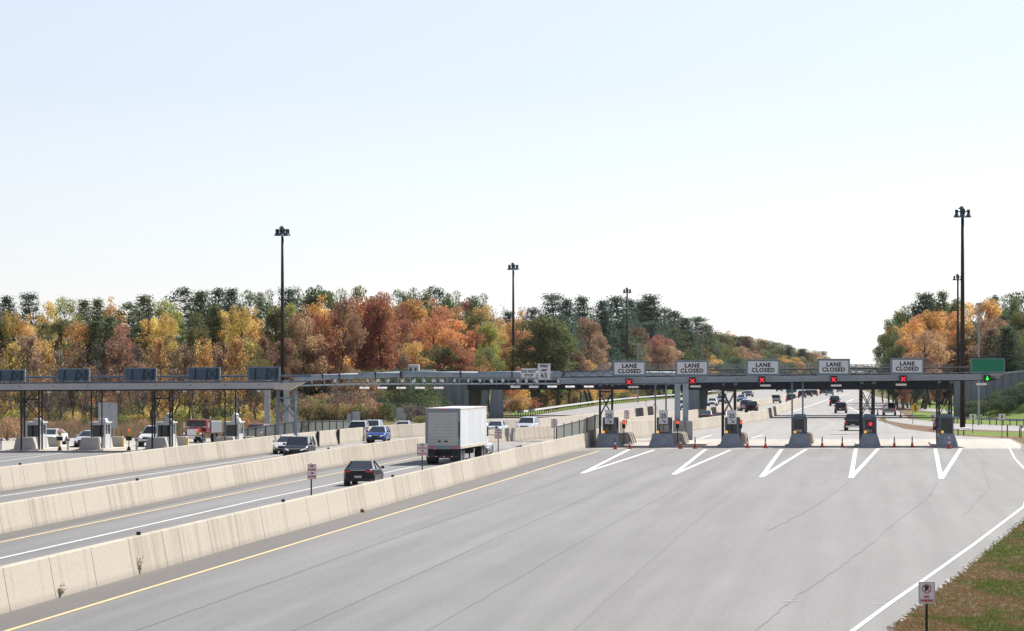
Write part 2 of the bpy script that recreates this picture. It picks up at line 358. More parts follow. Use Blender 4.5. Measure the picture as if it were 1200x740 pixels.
# near right grass: blades and clumps, stones along the pavement edge
def inside_verge(x, y):
    for i in range(len(right_edge)-1):
        a, b = right_edge[i], right_edge[i+1]
        if a[1] <= y <= b[1]: return x > a[0]+(b[0]-a[0])*(y-a[1])/(b[1]-a[1])+.05
    return x > right_edge[0][0]-(right_edge[0][1]-y)*.2
def blades(name, n, cmat, ymin, ymax, hmin, hmax, seed, thr):
    q = random.Random(seed); mb = MB()
    from mathutils import noise
    k = 0
    while k < n:
        y = ymin+(ymax-ymin)*q.random()**1.4; x = q.uniform(y*.11, y*.156+(2 if q.random() < .7 else 9))
        if not inside_verge(x, y): continue
        nv = noise.noise(Vector((x*.35, y*.12, 3)))+.35*noise.noise(Vector((x*1.5, y*.7, 9)))
        e = min(1, max(0, (x-y*.1167+ (y-94)*.0))/1)
        if not thr(nv-max(0, .32-.22*max(0, x-y*.1295+ (y-100)*.008)), x, y): 
            if q.random() > .08: continue
        for _ in range(5):
            bx = x+q.gauss(0, .05); by = y+q.gauss(0, .05); h = q.uniform(hmin, hmax); a = q.uniform(0, 6.28)
            w = .014; dx, dy = math.cos(a)*w, math.sin(a)*w; lx, ly = q.gauss(0, .05), q.gauss(0, .05)
            mb.quad((bx-dx, by-dy, 0), (bx+dx, by+dy, 0), (bx+lx, by+ly, h))
        k += 1
    o = mb.build(name, cmat); o['kind'] = 'stuff'; return o
def leafmat(name, c, tr=.3, rough=.7):
    m = bpy.data.materials.new(name); m.use_nodes = True; nt = m.node_tree; L = nt.links.new
    b = nt.nodes['Principled BSDF']; b.inputs['Roughness'].default_value = rough; b.inputs['Specular IOR Level'].default_value = .15
    out = nt.nodes['Material Output']; t = nt.nodes.new('ShaderNodeBsdfTranslucent'); mx = nt.nodes.new('ShaderNodeMixShader'); mx.inputs[0].default_value = tr
    if c is None:
        oi = nt.nodes.new('ShaderNodeObjectInfo'); at = nt.nodes.new('ShaderNodeAttribute'); at.attribute_name = 'leafvar'
        sp = nt.nodes.new('ShaderNodeSeparateColor'); L(at.outputs['Color'], sp.inputs[0])
        hs = nt.nodes.new('ShaderNodeHueSaturation'); L(oi.outputs['Color'], hs.inputs['Color']); hs.inputs['Saturation'].default_value = .86
        mh = nt.nodes.new('ShaderNodeMapRange'); L(sp.outputs[0], mh.inputs[0]); mh.inputs[3].default_value = .465; mh.inputs[4].default_value = .54
        mv = nt.nodes.new('ShaderNodeMapRange'); L(sp.outputs[1], mv.inputs[0]); mv.inputs[3].default_value = .85; mv.inputs[4].default_value = 2.0
        L(mh.outputs[0], hs.inputs['Hue']); L(mv.outputs[0], hs.inputs['Value']); col = hs.outputs[0]
        L(col, b.inputs['Base Color']); L(col, t.inputs[0])
    else:
        b.inputs['Base Color'].default_value = (*c, 1); t.inputs[0].default_value = (*c, 1)
    L(b.outputs[0], mx.inputs[1]); L(t.outputs[0], mx.inputs[2]); L(mx.outputs[0], out.inputs[0])
    return m
M['grassg'] = leafmat('green_grass', (.12, .17, .035)); M['grassb'] = leafmat('brown_grass', (.26, .15, .08)); M['grasst'] = leafmat('straw_grass', (.27, .23, .13))
blades('green_grass', 12000, M['grassg'], 80, 175, .04, .12, 1, lambda v, x, y: v > .02)
blades('brown_grass', 14000, M['grassb'], 80, 240, .03, .10, 2, lambda v, x, y: v < .1)
blades('straw_grass', 7000, M['grasst'], 80, 240, .03, .12, 3, lambda v, x, y: v < .3)
st = MB(); q = random.Random(5)
for i in range(len(right_edge)-1):
    a = Vector(right_edge[i]); b = Vector(right_edge[i+1]); n = int((b-a).length/.16)
    for k in range(n):
        if q.random() < .35: continue
        p = a.lerp(b, (k+q.random())/n); s_ = q.uniform(.03, .1); off = q.uniform(-.08, .12)
        rr = []
        for zz, f in ((0, 1), (s_*.5, .85), (s_*.75, .4)):
            rr.append([(p.x+off+math.cos(t*1.257+zz)*s_*f*q.uniform(.7, 1.2), p.y+math.sin(t*1.257+zz)*s_*f*1.2*q.uniform(.7, 1.2), zz) for t in range(5)])
        st.loft(rr)
o = st.build('edge_stones', M['stone']); o['kind'] = 'stuff'

# ------------------------------------------------------------------ concrete barriers
def resample(pts, step):
    out = [Vector(pts[0])]; acc = 0
    for i in range(len(pts)-1):
        a = Vector(pts[i]); b = Vector(pts[i+1]); L_ = (b-a).length; t = step-acc
        while t < L_: out.append(a+(b-a)*t/L_); t += step
        acc = (acc+L_) % step
    return out
def barrier(name, pts, label, hfun, step=5.6, seed=1):
    q = random.Random(seed); P = resample(pts, step/2)
    vs = []; fs = []; uvs = []; tone = []
    def prof(h): return [(.36, 0), (.352, .05), (.24, h*.5), (.135, h-.025), (.11, h), (-.11, h), (-.135, h-.025), (-.24, h*.5), (-.352, .05), (-.36, 0)]
    i = 0
    while i < len(P)-2:
        n = 2 if q.random() > .25 else 1
        seg = P[i:i+n+1]; s0 = i*step/2; tn = q.random()
        d0 = (seg[1]-seg[0]).normalized(); d1 = (seg[-1]-seg[-2]).normalized()
        seg = [p.copy() for p in seg]; seg[0] += d0*.028; seg[-1] -= d1*.028
        base = len(vs)
        for k, p in enumerate(seg):
            a = P[max(0, i+k-1)]; b = P[min(len(P)-1, i+k+1)]; d = (b-a).normalized(); nr = Vector((d.y, -d.x))
            for (o_, z_) in prof(hfun(p.y)): vs.append((p.x+nr.x*o_, p.y+nr.y*o_, z_))
        m_ = 10
        for k in range(len(seg)-1):
            for j in range(m_-1):
                a_ = base+k*m_+j; fs.append((a_, a_+m_, a_+m_+1, a_+1))
                pr = prof(1.29); acc = [0]
                for t in range(1, m_): acc.append(acc[-1]+math.hypot(pr[t][0]-pr[t-1][0], pr[t][1]-pr[t-1][1]))
                u0 = s0+k*step/2; u1 = u0+step/2
                uvs += [(u0+tn*50, acc[j]), (u1+tn*50, acc[j]), (u1+tn*50, acc[j+1]), (u0+tn*50, acc[j+1])]; tone.append(tn)
        for kk, rev in ((0, 0), (len(seg)-1, 1)):
            f = [base+kk*m_+j for j in range(m_)]
            if not rev: f = f[::-1]
            fs.append(tuple(f)); uvs += [(tn*50, .5)]*m_; tone.append(0)
        i += n
    me = bpy.data.meshes.new(name); me.from_pydata(vs, [], fs); me.update()
    ul = me.uv_layers.new(name='UVMap'); ul.data.foreach_set('uv', [c for u in uvs for c in u])
    at = me.attributes.new('tone', 'FLOAT', 'FACE'); at.data.foreach_set('value', tone)
    me.materials.append(M['barrier']); o = bpy.data.objects.new(name, me); C.objects.link(o)
    tag(o, label, 'barrier', 'concrete barriers between the carriageways'); 
    # dark core that shows in the joints
    cb = MB(); rings = []
    for k, p in enumerate(P):
        a = P[max(0, k-1)]; b = P[min(len(P)-1, k+1)]; d = (b-a).normalized(); nr = Vector((d.y, -d.x)); h = hfun(p.y)
        rings.append([(p.x+nr.x*o_, p.y+nr.y*o_, z_) for o_, z_ in ((.26, .01), (.04, h-.06), (-.04, h-.06), (-.26, .01))])
    cb.loft(rings).build('joint_filler', M['seam'], o)
    return o
def nh(y): return 1.29 if y < 300 else (1.29+(y-300)*.018 if y < 334 else (1.9-(y-334)*.0115 if y < 384 else 1.32))
barrier('concrete_barrier', NB, 'nearest concrete barrier, beside the wide empty plaza and its yellow line', nh, seed=3)
barrier('concrete_barrier', MBp, 'middle concrete barrier, between the black sedan and the blue hatchback carriageways', lambda y: 1.25, seed=8)
barrier('concrete_barrier', FBp, 'farthest concrete barrier, in front of the left toll islands', lambda y: 1.35, seed=5)

def on_line(pts, D):
    for i in range(len(pts)-1):
        a, b = pts[i], pts[i+1]
        if a[1] <= D <= b[1]:
            return a[0]+(b[0]-a[0])*(D-a[1])/(b[1]-a[1])
    return pts[-1][0]
def find_px(pts, px):
    best = None; D = pts[0][1]
    while D < pts[-1][1]:
        e = abs(600+F*on_line(pts, D)/D-px)
        if best is None or e < best[0]: best = (e, D)
        D += .5
    return best[1]
for line, hf, xs, nm in ((NB, nh, (-20, 163, 333, 460, 610), 'nearest'), (MBp, lambda y: 1.25, (160, 385), 'middle'), (FBp, lambda y: 1.35, (23, 286), 'farthest')):
    for px in xs:
        D = find_px(line, px); x = on_line(line, D)
        lm = {163: 'left of the two weeds below it', 333: 'left of the small red sign', 460: 'right of the black sedan', 610: 'right of the truck', 160: 'above the plaza barrier weeds', 385: 'above the black sedan', 23: 'near the left edge', 286: 'left of the black SUV', -20: 'just outside'}[px]
        if px < 0: continue
        o = MB().cbox(0, 0, 0, .15, .1, .12).build('barrier_reflector', M['plastic'], loc=(x, D, hf(D)), bevel=.02)
        tag(o, 'small dark reflector on top of the %s barrier, %s' % (nm, lm), 'reflector', 'reflectors on the barriers')

# weeds growing at the foot of the near barrier
def weed(px, h, label, seed):
    D = find_px(NB, px); x = on_line(NB, D)+.36; q = random.Random(seed)
    t = thing('weed', label, 'weed', (x, D, .02)); s_ = MB(); lf = MB()
    for k in range(6):
        e = Vector((q.gauss(0, .07), q.gauss(0, .07), h*q.uniform(.5, 1))); s_.tube((0, 0, 0), e, .008, .004, 4)
        for j in range(12):
            p = e*q.uniform(.3, 1); a = q.uniform(0, 6.28); u = Vector((math.cos(a), math.sin(a), .3))*.028
            lf.quad(p, p+u+Vector((0, 0, .02)), p+u*1.6, p+u-Vector((0, 0, .02)))
    s_.build('stem', M['grasst'], t); lf.build('leaf', M['grasst'], t)
weed(153, .75, 'tall dry weed at a joint of the nearest barrier', 1); weed(58, .5, 'shorter dry weed at the barrier foot near the left edge', 2)
D = find_px(NB, 415); x = on_line(NB, D)+.4
tag(MB().loft([[(x-.2, D, .02), (x+.15, D-.15, .02), (x+.22, D+.2, .02), (x-.1, D+.25, .02)], [(x-.1, D+.03, .16), (x+.06, D, .19), (x+.1, D+.1, .14), (x-.02, D+.12, .12)]]).build('leaf_pile', M['grassb']), 'small brown leaf pile at the foot of the nearest barrier', 'leaf pile')
#--SECTION2--

# ------------------------------------------------------------------ small road signs
def reg_sign(px, py0, py1, D, zfoot, label, lines, w, h, yaw=0, post=None, red=True, back=False, size=None, dark=True):
    x = X(px, D); zt_ = Z(py0, D); zb_ = zt_-h
    t = thing('road_sign', label, 'sign', (x, D, zfoot), R(yaw))
    MB().tube((0, .04, 0), (0, .04, zt_-zfoot+.03), .035, n=6).build('post', M['dsteel'] if dark else M['steel'], t)
    p = MB().box(-w/2, w/2, -.012, .012, zb_-zfoot, zt_-zfoot).build('panel', M['steel'] if back else M['signwhite'], t, bevel=.01)
    if back: 
        MB().box(-w/2+.02, w/2-.02, .014, .045, (zb_+zt_)/2-zfoot-.03, (zb_+zt_)/2-zfoot+.03).build('brace', M['dsteel'], t); return t
    fr = MB()
    for a in ((-w/2+.02, w/2-.02, zt_-zfoot-.035, zt_-zfoot-.02), (-w/2+.02, w/2-.02, zb_-zfoot+.02, zb_-zfoot+.035)): fr.box(a[0], a[1], -.016, -.0125, a[2], a[3])
    for s in (-1, 1): fr.box(s*(w/2-.0275)-.0075, s*(w/2-.0275)+.0075, -.016, -.0125, zb_-zfoot+.036, zt_-zfoot-.036)
    fr.build('border', M['redletter'] if red else M['letter'], p)
    n = len(lines)
    for i, s in enumerate(lines):
        sz = size or min(h/(n+.6), w/max(3, len(s))*1.45)
        text(s, sz, (0, -.016, zt_-zfoot-h*(i+.75)/(n+.5)), M['redletter'] if red else M['letter'], p, bold=.004)
    return t
NS = ['NO', 'STOPPING', 'OR', 'STANDING']
def on_nb(px): 
    D = find_px(NB, px); return D
for px, py, w, yaw, lab in ((365.5, 543.7, .55, 48, 'small red lettered sign on the near barrier, left of the black sedan, turned edgewise'),
                            (495, 519.8, .62, 14, 'small red lettered sign in front of the white truck, leaning slightly'),
                            (584, 502.5, .5, 10, 'small red lettered sign on the barrier just right of the truck cab'),
                            (649.5, 491.4, .5, 5, 'small red lettered sign beside the dark mesh screen on the barrier')):
    D = on_nb(px); reg_sign(px, py, 0, D, nh(D), lab, NS, w, .7, yaw)
reg_sign(734.5, 481, 0, 333.4, 1.36, 'small red lettered sign between the first two closed toll islands', NS, .5, .85, 0)

# no parking sign in the grass
t = thing('no_parking_sign', 'white no parking sign on a black post in the near grass', 'sign', (X(1086, 86), 86, 0))
sc = 86/F; zt_ = Z(682, 86); h = 25.8*sc*1.0; w = 19.4*sc
MB().box(-.03, .03, .02, .07, 0, zt_-.02).build('post', M['black'], t)
p = MB().box(-w/2, w/2, -.008, .008, zt_-h, zt_).build('panel', M['signwhite'], t, bevel=.012)
b = MB()
for z_ in (zt_-.02, zt_-h+.012): b.box(-w/2+.015, w/2-.015, -.012, -.009, z_, z_+.008)
for s in (-1, 1): b.box(s*(w/2-.019)-.004, s*(w/2-.019)+.004, -.012, -.009, zt_-h+.021, zt_-.021)
b.build('border', M['redletter'], p)
rg = MB(); cz = zt_-h*.32; Rr_ = .115
for k in range(40):
    a0 = k*math.pi/20; a1 = (k+1)*math.pi/20
    rg.quad(*[(math.cos(a)*r, -.016, cz+math.sin(a)*r) for a, r in ((a0, Rr_), (a1, Rr_), (a1, Rr_-.02), (a0, Rr_-.02))])
rg.quad((-.085, -.0165, cz+.07), (-.07, -.0165, cz+.085), (.085, -.0165, cz-.07), (.07, -.0165, cz-.085)); rg.build('prohibition_ring', M['redletter'], p)
text('P', .18, (0, -.012, cz), M['letter'], p, bold=.012); text('NO', .085, (0, -.012, zt_-h*.685), M['redletter'], p, bold=.004)
text('PARKING', .085, (0, -.012, zt_-h*.86), M['redletter'], p, bold=.004, sx=.9)
MB().cbox(0, -.012, zt_-.05, .015, .01, .015).cbox(0, -.012, zt_-h+.035, .015, .01, .015).build('bolt', M['steel'], p)

# ------------------------------------------------------------------ toll canopies
def lattice(mb, x0, x1, y0, y1, z0, z1, r=.06, nx=2):
    for x in (x0, x1):
        for y in (y0, y1): mb.box(x-r, x+r, y-r, y+r, z0, z1)
    nx = 1; zs = [2.75, z1-.8]
    for y in (y0, y1):
        for k in range(nx):
            mb.tube((x0, y, zs[k]), (x1, y, zs[k+1]), r*.55, n=5); mb.tube((x1, y, zs[k]), (x0, y, zs[k+1]), r*.55, n=5)
        for z in (z1-.75,): mb.box(x0, x1, y-r*.7, y+r*.7, z, z+.12)
    for x in (x0, x1): mb.tube((x, y0, z1-.7), (x, y1, z1-.7), r*.6, n=5).tube((x, y0, 2.75), (x, y1, z1-.8), r*.45, n=5)
    return mb
# right canopy
DC = 306; XR0 = X(657, DC); XR1 = X(1179, DC)
can = thing('toll_canopy', 'right toll canopy over the closed lanes, long grey fascia', 'canopy', (XR0, DC, 0))
LC = XR1-XR0
def cz_(x, base): return base+x*.0094           # canopy rises to the right
def tilted(name, m, x0, x1, y0, y1, z0, z1, par, nseg=1, cut=0):
    mb = MB(); r0 = [(x0, y0, cz_(x0, z0)), (x0, y1, cz_(x0, z0)), (x0, y1, cz_(x0, z1)), (x0, y0, cz_(x0, z1))]
    r1 = [(x1, y0, cz_(x1, z0)), (x1, y1, cz_(x1, z0)), (x1, y1, cz_(x1, z1)), (x1, y0, cz_(x1, z1))]
    return mb.loft([r0, r1]).build(name, m, par)
tilted('fascia', M['fascia'], 0, LC-2.2, 0, .12, 5.62, 6.12, can)
tilted('fascia_lip', M['gsteel'], 0, LC-2.2, -.05, -.002, 5.78, 5.84, can); 
mb = MB(); xa = LC-2.2; mb.quad((xa, 0, cz_(xa, 5.62)), (LC-.7, 1.0, cz_(LC, 5.62)), (LC, 1.2, cz_(LC, 6.18)), (xa, 0, cz_(xa, 6.12)))
mb.quad((LC-.7, 1.0, cz_(LC, 5.62)), (LC-.7, 7.5, cz_(LC, 5.62)), (LC, 7.5, cz_(LC, 6.18)), (LC, 1.2, cz_(LC, 6.18))); mb.build('fascia_end', M['fascia'], can)
tilted('soffit', M['soffit'], .05, LC-.75, .13, 7.5, 5.56, 5.66, can)
tilted('roof', M['fascia'], .05, LC-.9, .13, 7.5, 5.98, 6.08, can)
tilted('fascia_back', M['fascia'], 0, LC-.9, 7.51, 7.6, 5.62, 6.12, can)
ms = MB()
for zz in (.1, .62):                            # sign rail behind the fascia
    for y in (.9, 1.6): ms.tube((0, y, cz_(0, 6.12+zz)), (LC-.2, y, cz_(LC, 6.12+zz)), .06, n=6)
k = 0
while k < LC-1.2:
    ms.tube((k, .9, cz_(k, 6.22)), (k+.6, .9, cz_(k, 6.74)), .03, n=4); ms.tube((k+.6, .9, cz_(k, 6.74)), (k+1.2, .9, cz_(k, 6.22)), .03, n=4); k += 1.2
ms.build('sign_rail', M['dsteel'], can)
for i in range(14): MB().cbox(1.3+i*2.9, -.008, cz_(i*2.9, 5.93), .12, .016, .06).build('bolt_plate', M['plastic'], can)
isl = [(711, 1), (775, 0), (856, 1), (936, 0), (1019, 1), (1110, 1)]
for px, lat in isl:
    xc = X(px, DC)-XR0; zt_ = cz_(xc, 5.56)
    if lat:
        lattice(MB(), xc-.55, xc+.55, 1.4, 3.0, .12, zt_, .075, 2).build('lattice_column', M['dsteel'], can)
        
        for s in (-1, 1): MB().cbox(xc+s*.55, 1.3, zt_-.22, .26, .26, .22).build('bracket', M['gsteel'], can)
    else:
        
        for s in (-1, 1): MB().cbox(xc+s*.48, 1.37, .12, .14, .14, zt_-.12).build('twin_column', M['gsteel'], can)
# left canopy
DL = 288.5; XL1 = X(322, DL)
canl = thing('toll_canopy', 'left toll canopy with the backs of blue sign boards above it', 'canopy', (XL1, DL, 0))
def lz(x, b): return b+x*.0055
def tl(name, m, x0, x1, y0, y1, z0, z1):
    r = [[(x, y0, lz(x, z0)), (x, y1, lz(x, z0)), (x, y1, lz(x, z1)), (x, y0, lz(x, z1))] for x in (x0, x1)]
    return MB().loft(r).build(name, m, canl)
tl('fascia', M['leftfascia'], -42, 0, 0, .12, 5.29, 5.80); tl('soffit', M['soffit'], -42, -.1, .13, 5.5, 5.18, 5.3); tl('roof', M['fascia'], -42, -.2, .13, 5.5, 5.66, 5.76)
tl('fascia_back', M['fascia'], -42, 0, 5.51, 5.6, 5.2, 5.8)
wing = MB()
a = [(0.01, 0, 5.29), (.01, 0, 5.80), (1.0, .4, 5.12), (1.0, .4, 5.75), (2.35, 1.6, 5.82), (2.35, 1.6, 5.88)]
wing.quad(a[0], a[2], a[3], a[1]).quad(a[2], a[4], a[5], a[3])
wing.quad((.01, 5.5, 5.29), (.01, 0, 5.29), (1, .4, 5.12), (1, 5.5, 5.12)).quad((1, 5.5, 5.12), (1, .4, 5.12), (2.35, 1.6, 5.82), (2.35, 5.5, 5.82))
wing.build('wing_panel', M['fascia_end'], canl)
ms = MB()
for zz in (5.9, 6.38):
    for y in (.9, 1.6): ms.tube((-42, y, lz(-42, zz)), (3.0, y, zz), .085 if zz > 6 else .055, n=6)
for k in range(38): ms.tube((-42+k*1.2, .9, lz(-42+k*1.2, 5.9)), (-41.4+k*1.2, .9, lz(-42+k*1.2, 6.38)), .028, n=4)
ms.build('sign_rail', M['signback'], canl)
for i in range(14): MB().cbox(-1.3-i*2.9, -.008, lz(-i*2.9, 5.58), .12, .016, .07).build('bolt_plate', M['plastic'], canl)
for px in (33, 187, 334):
    xc = X(px, DL)-XL1; lattice(MB(), xc-.72, xc+.78, 1.0, 2.9, .1, lz(xc, 5.18), .07, 2).build('lattice_column', M['dsteel'] if px < 300 else M['signframe'], canl)
for px in (109, 267):
    xc = X(px, DL)-XL1; 
    for s in (-1, 1): MB().cbox(xc+s*.45, 2.55, .1, .1, .1, lz(xc, 5.08)).build('twin_column', M['dsteel'], canl)
MB().box(X(325, DL)-XL1, X(325, DL)-XL1+.02, 3.6, 3.62, .9, 1).build('cable', M['dsteel'], canl)
for px in (57, 138, 216, 303): MB().cbox(X(px, DL)-XL1, .25, lz(X(px, DL)-XL1, 5.02), .3, .3, .15).build('soffit_lamp', M['dwhite'], canl)
# sign boards seen from behind on the left canopy
sb = [(-8, 29, 433.3, 447.5, 'cut by the left edge of the picture'), (67, 104.5, 432, 447, 'second from the left edge'), (146, 183, 431.3, 446.6, 'above the white pickup'), (220, 257.5, 430.5, 446.2, 'above the red truck'), (290.5, 327.5, 430, 446, 'nearest the tall lamp mast')]
for a, b, y0, y1, lab in sb:
    D = DL+.7; w = (b-a)*D/F; h = (y1-y0)*D/F
    t = thing('sign_board', 'back of a blue-grey sign board, '+lab, 'sign board', (X((a+b)/2, D), D, Z(y1, D)), 0, 'sign boards on the left canopy')
    MB().box(-w/2, w/2, 0, .22, 0, h).build('board', M['signback'], t, bevel=.02)
    MB().box(w/2+.003, w/2+.05, -.03, .25, -.02, h+.03).build('lit_edge', M['fascia'], t)  # bright strip stands for the sunlit right edge of the board
    fr = MB().box(-w/2, w/2, -.04, -.003, h-.09, h).box(-w/2, w/2, -.04, -.003, 0, .08).box(-w/2, -w/2+.06, -.038, -.003, .081, h-.091).box(w/2-.06, w/2, -.038, -.003, .081, h-.091)
    fr.build('back_frame', M['signframe'], t)
    br = MB()
    for f in (-.25, .12, .42): br.tube((f*w, -.06, h-.12), (f*w-.12, -.5, -.1), .035, n=5); br.box(f*w-.03, f*w+.03, -.035, -.003, .082, h-.092)
    br.tube((.14*w, -.05, .1), (.4*w, -.05, h-.15), .025, n=5); br.tube((.4*w, -.06, .1), (.14*w, -.06, h-.15), .025, n=5)
    br.build('brace', M['dsteel'], t)
# lane closed signs on the right canopy
D = DC-.35
signs = [(718, 757, 423.6, 441.6, 'leftmost, nearest the speed limit sign'), (791.5, 830.4, 423, 441.3, 'second from left, above the twin grey pillars'), (874.5, 914, 422, 440.8, 'middle of the five, right of the third island column'), (957.8, 996, 421.3, 440.3, 'fourth from left, above the black pickup'), (1043.6, 1082.7, 420.4, 439.3, 'rightmost, nearest the green sign')]
for a, b, y0, y1, lab in signs:
    w = (b-a)*D/F; h = (y1-y0)*D/F
    t = thing('lane_closed_sign', 'white lane closed sign, '+lab, 'sign', (X((a+b)/2, D), D, Z(y1, D)), 0, 'lane closed signs')
    MB().box(-w/2, w/2, 0, .25, 0, h).build('cabinet', M['signframe'], t, bevel=.02)
    MB().box(-w/2-.05, w/2+.05, -.06, .28, h+.003, h+.05).build('hood', M['fascia'], t)
    f = MB().box(-w/2+.16, w/2-.16, -.03, -.003, .2, h-.12).build('face', M['signwhite'], t)
    text('LANE', .5, (0, -.035, h*.5+.25), M['letter'], f, bold=.022, spacing=1.15); text('CLOSED', .5, (0, -.035, h*.5-.21), M['letter'], f, bold=.022, spacing=1.15)
    
    for s in (-1, 1): MB().cbox(s*(w/2-.35), .58, .3, .1, .64, .12).build('bracket', M['gsteel'], t)
a, b, y0, y1 = 1137.5, 1177.5, 419.7, 437.8; w = (b-a)*D/F; h = (y1-y0)*D/F
t = thing('green_sign', 'blank green sign at the right end of the canopy', 'sign', (X((a+b)/2, D), D, Z(y1, D)))
MB().box(-w/2, w/2, 0, .25, 0, h).build('cabinet', M['signframe'], t, bevel=.02); MB().box(-w/2-.05, w/2+.05, -.06, .28, h+.003, h+.06).build('hood', M['dsteel'], t)
MB().box(-w/2+.12, w/2-.12, -.03, -.003, .16, h-.12).build('face', M['green'], t)
# signals and bar antennas
sg = [(737, 448, 'under the leftmost lane closed sign'), (811.5, 446.6, 'under the second lane closed sign'), (893, 445.5, 'under the middle lane closed sign'), (977, 445, 'under the fourth lane closed sign'), (1058.5, 444.4, 'under the rightmost lane closed sign'), (1157, 443.6, '')]
for px, py, lab in sg:
    D = DC-.3; last = not lab; s_ = .3
    t = thing('lane_signal', 'green arrow lane signal under the green sign' if last else 'black lane signal with a red X, '+lab, 'signal', (X(px, D), D, Z(py, D)), 0, None if last else 'red X lane signals')
    MB().box(-s_, s_, 0, .24, -s_, s_).build('housing', M['black'], t, bevel=.02)
    MB().box(-s_-.03, s_+.03, -.14, -.002, s_+.002, s_+.02).build('visor', M['black'], t)
    sy = MB()
    if last:
        sy.box(-.035, .035, -.02, -.004, -.1, .2); sy.quad((0, -.02, -.2), (.16, -.02, -.02), (.1, -.02, .02), (0, -.02, -.09)).quad((0, -.02, -.2), (0, -.02, -.09), (-.1, -.02, .02), (-.16, -.02, -.02))
        sy.build('arrow', M['greenx'], t)
    else:
        for s in (-1, 1): sy.quad((-.2*s, -.01-.004*s, -.15), (-.15*s, -.01-.004*s, -.2), (.2*s, -.01-.004*s, .15), (.15*s, -.01-.004*s, .2))
        for s in (-1, 1): pass
        sy.build('cross', M['redx'], t)
        sy.f = []
for px, py, lab in ((742.3, 453.7, 'the first red X'), (815, 453, 'the second red X'), (897, 452, 'the middle red X'), (980, 452, 'the fourth red X'), (1056, 451, 'the rightmost red X'), (1150, 450.3, 'the green arrow')):
    D = DC+.6; t = thing('canopy_antenna', 'white bar antenna hanging under '+lab, 'antenna', (X(px, D), D, Z(py, D)), 0, 'bar antennas under the right canopy')
    MB().box(-.47, .47, -.15, .15, -.09, .09).build('panel', M['pinkwhite'], t, bevel=.03); MB().tube((0, 0, .09), (0, 0, .35), .03, n=6).build('hanger', M['dsteel'], t)

# ------------------------------------------------------------------ toll islands and booths, right side
def nose(mb, w, w1, h, y0, tail=18):
    def ring(y, z0w, zmid, zt, a, b, c): return [(-a/2, y, 0), (a/2, y, 0), (b/2, y, zmid), (c/2, y, zt), (-c/2, y, zt), (-b/2, y, zmid)]
    mb.loft([ring(y0, 0, .06, .12, w*.9, w*.86, w*.7), ring(y0+.7, 0, .22, .42, w, w*.95, w*.82), ring(y0+.85, 0, .4, .62, w, w*.92, w*.8),
             ring(y0+1.1, 0, .55, h*.93, w, w*.86, w1*.96), ring(y0+1.3, 0, .6, h, w*.98, w*.86, w1), ring(y0+2.8, 0, .6, h, w*.95, w*.84, w1)])
def crash_block(mb, x, y, w=1.1, lean=.5, h=1.15):
    P = [[(x-w/2, y, .15), (x+w/2+lean*.5, y, .15), (x+w/2+lean*.25, y, .5), (x+w/2, y, h-.15), (x+w/2-.2, y, h), (x-w/2, y, h)]]
    P.append([(a, b+.55, c) for a, b, c in P[0]]); mb.loft(P)
idesc = ['first from left, with a 25 sign, beside the mesh screen', 'second from left, with a 25 sign, beside two grey pillars', 'third from left, with a 25 sign and lattice columns', 'fourth from left, under the thin twin poles', 'fifth from left, right of the black pickup', 'rightmost, with an orange cone in front']
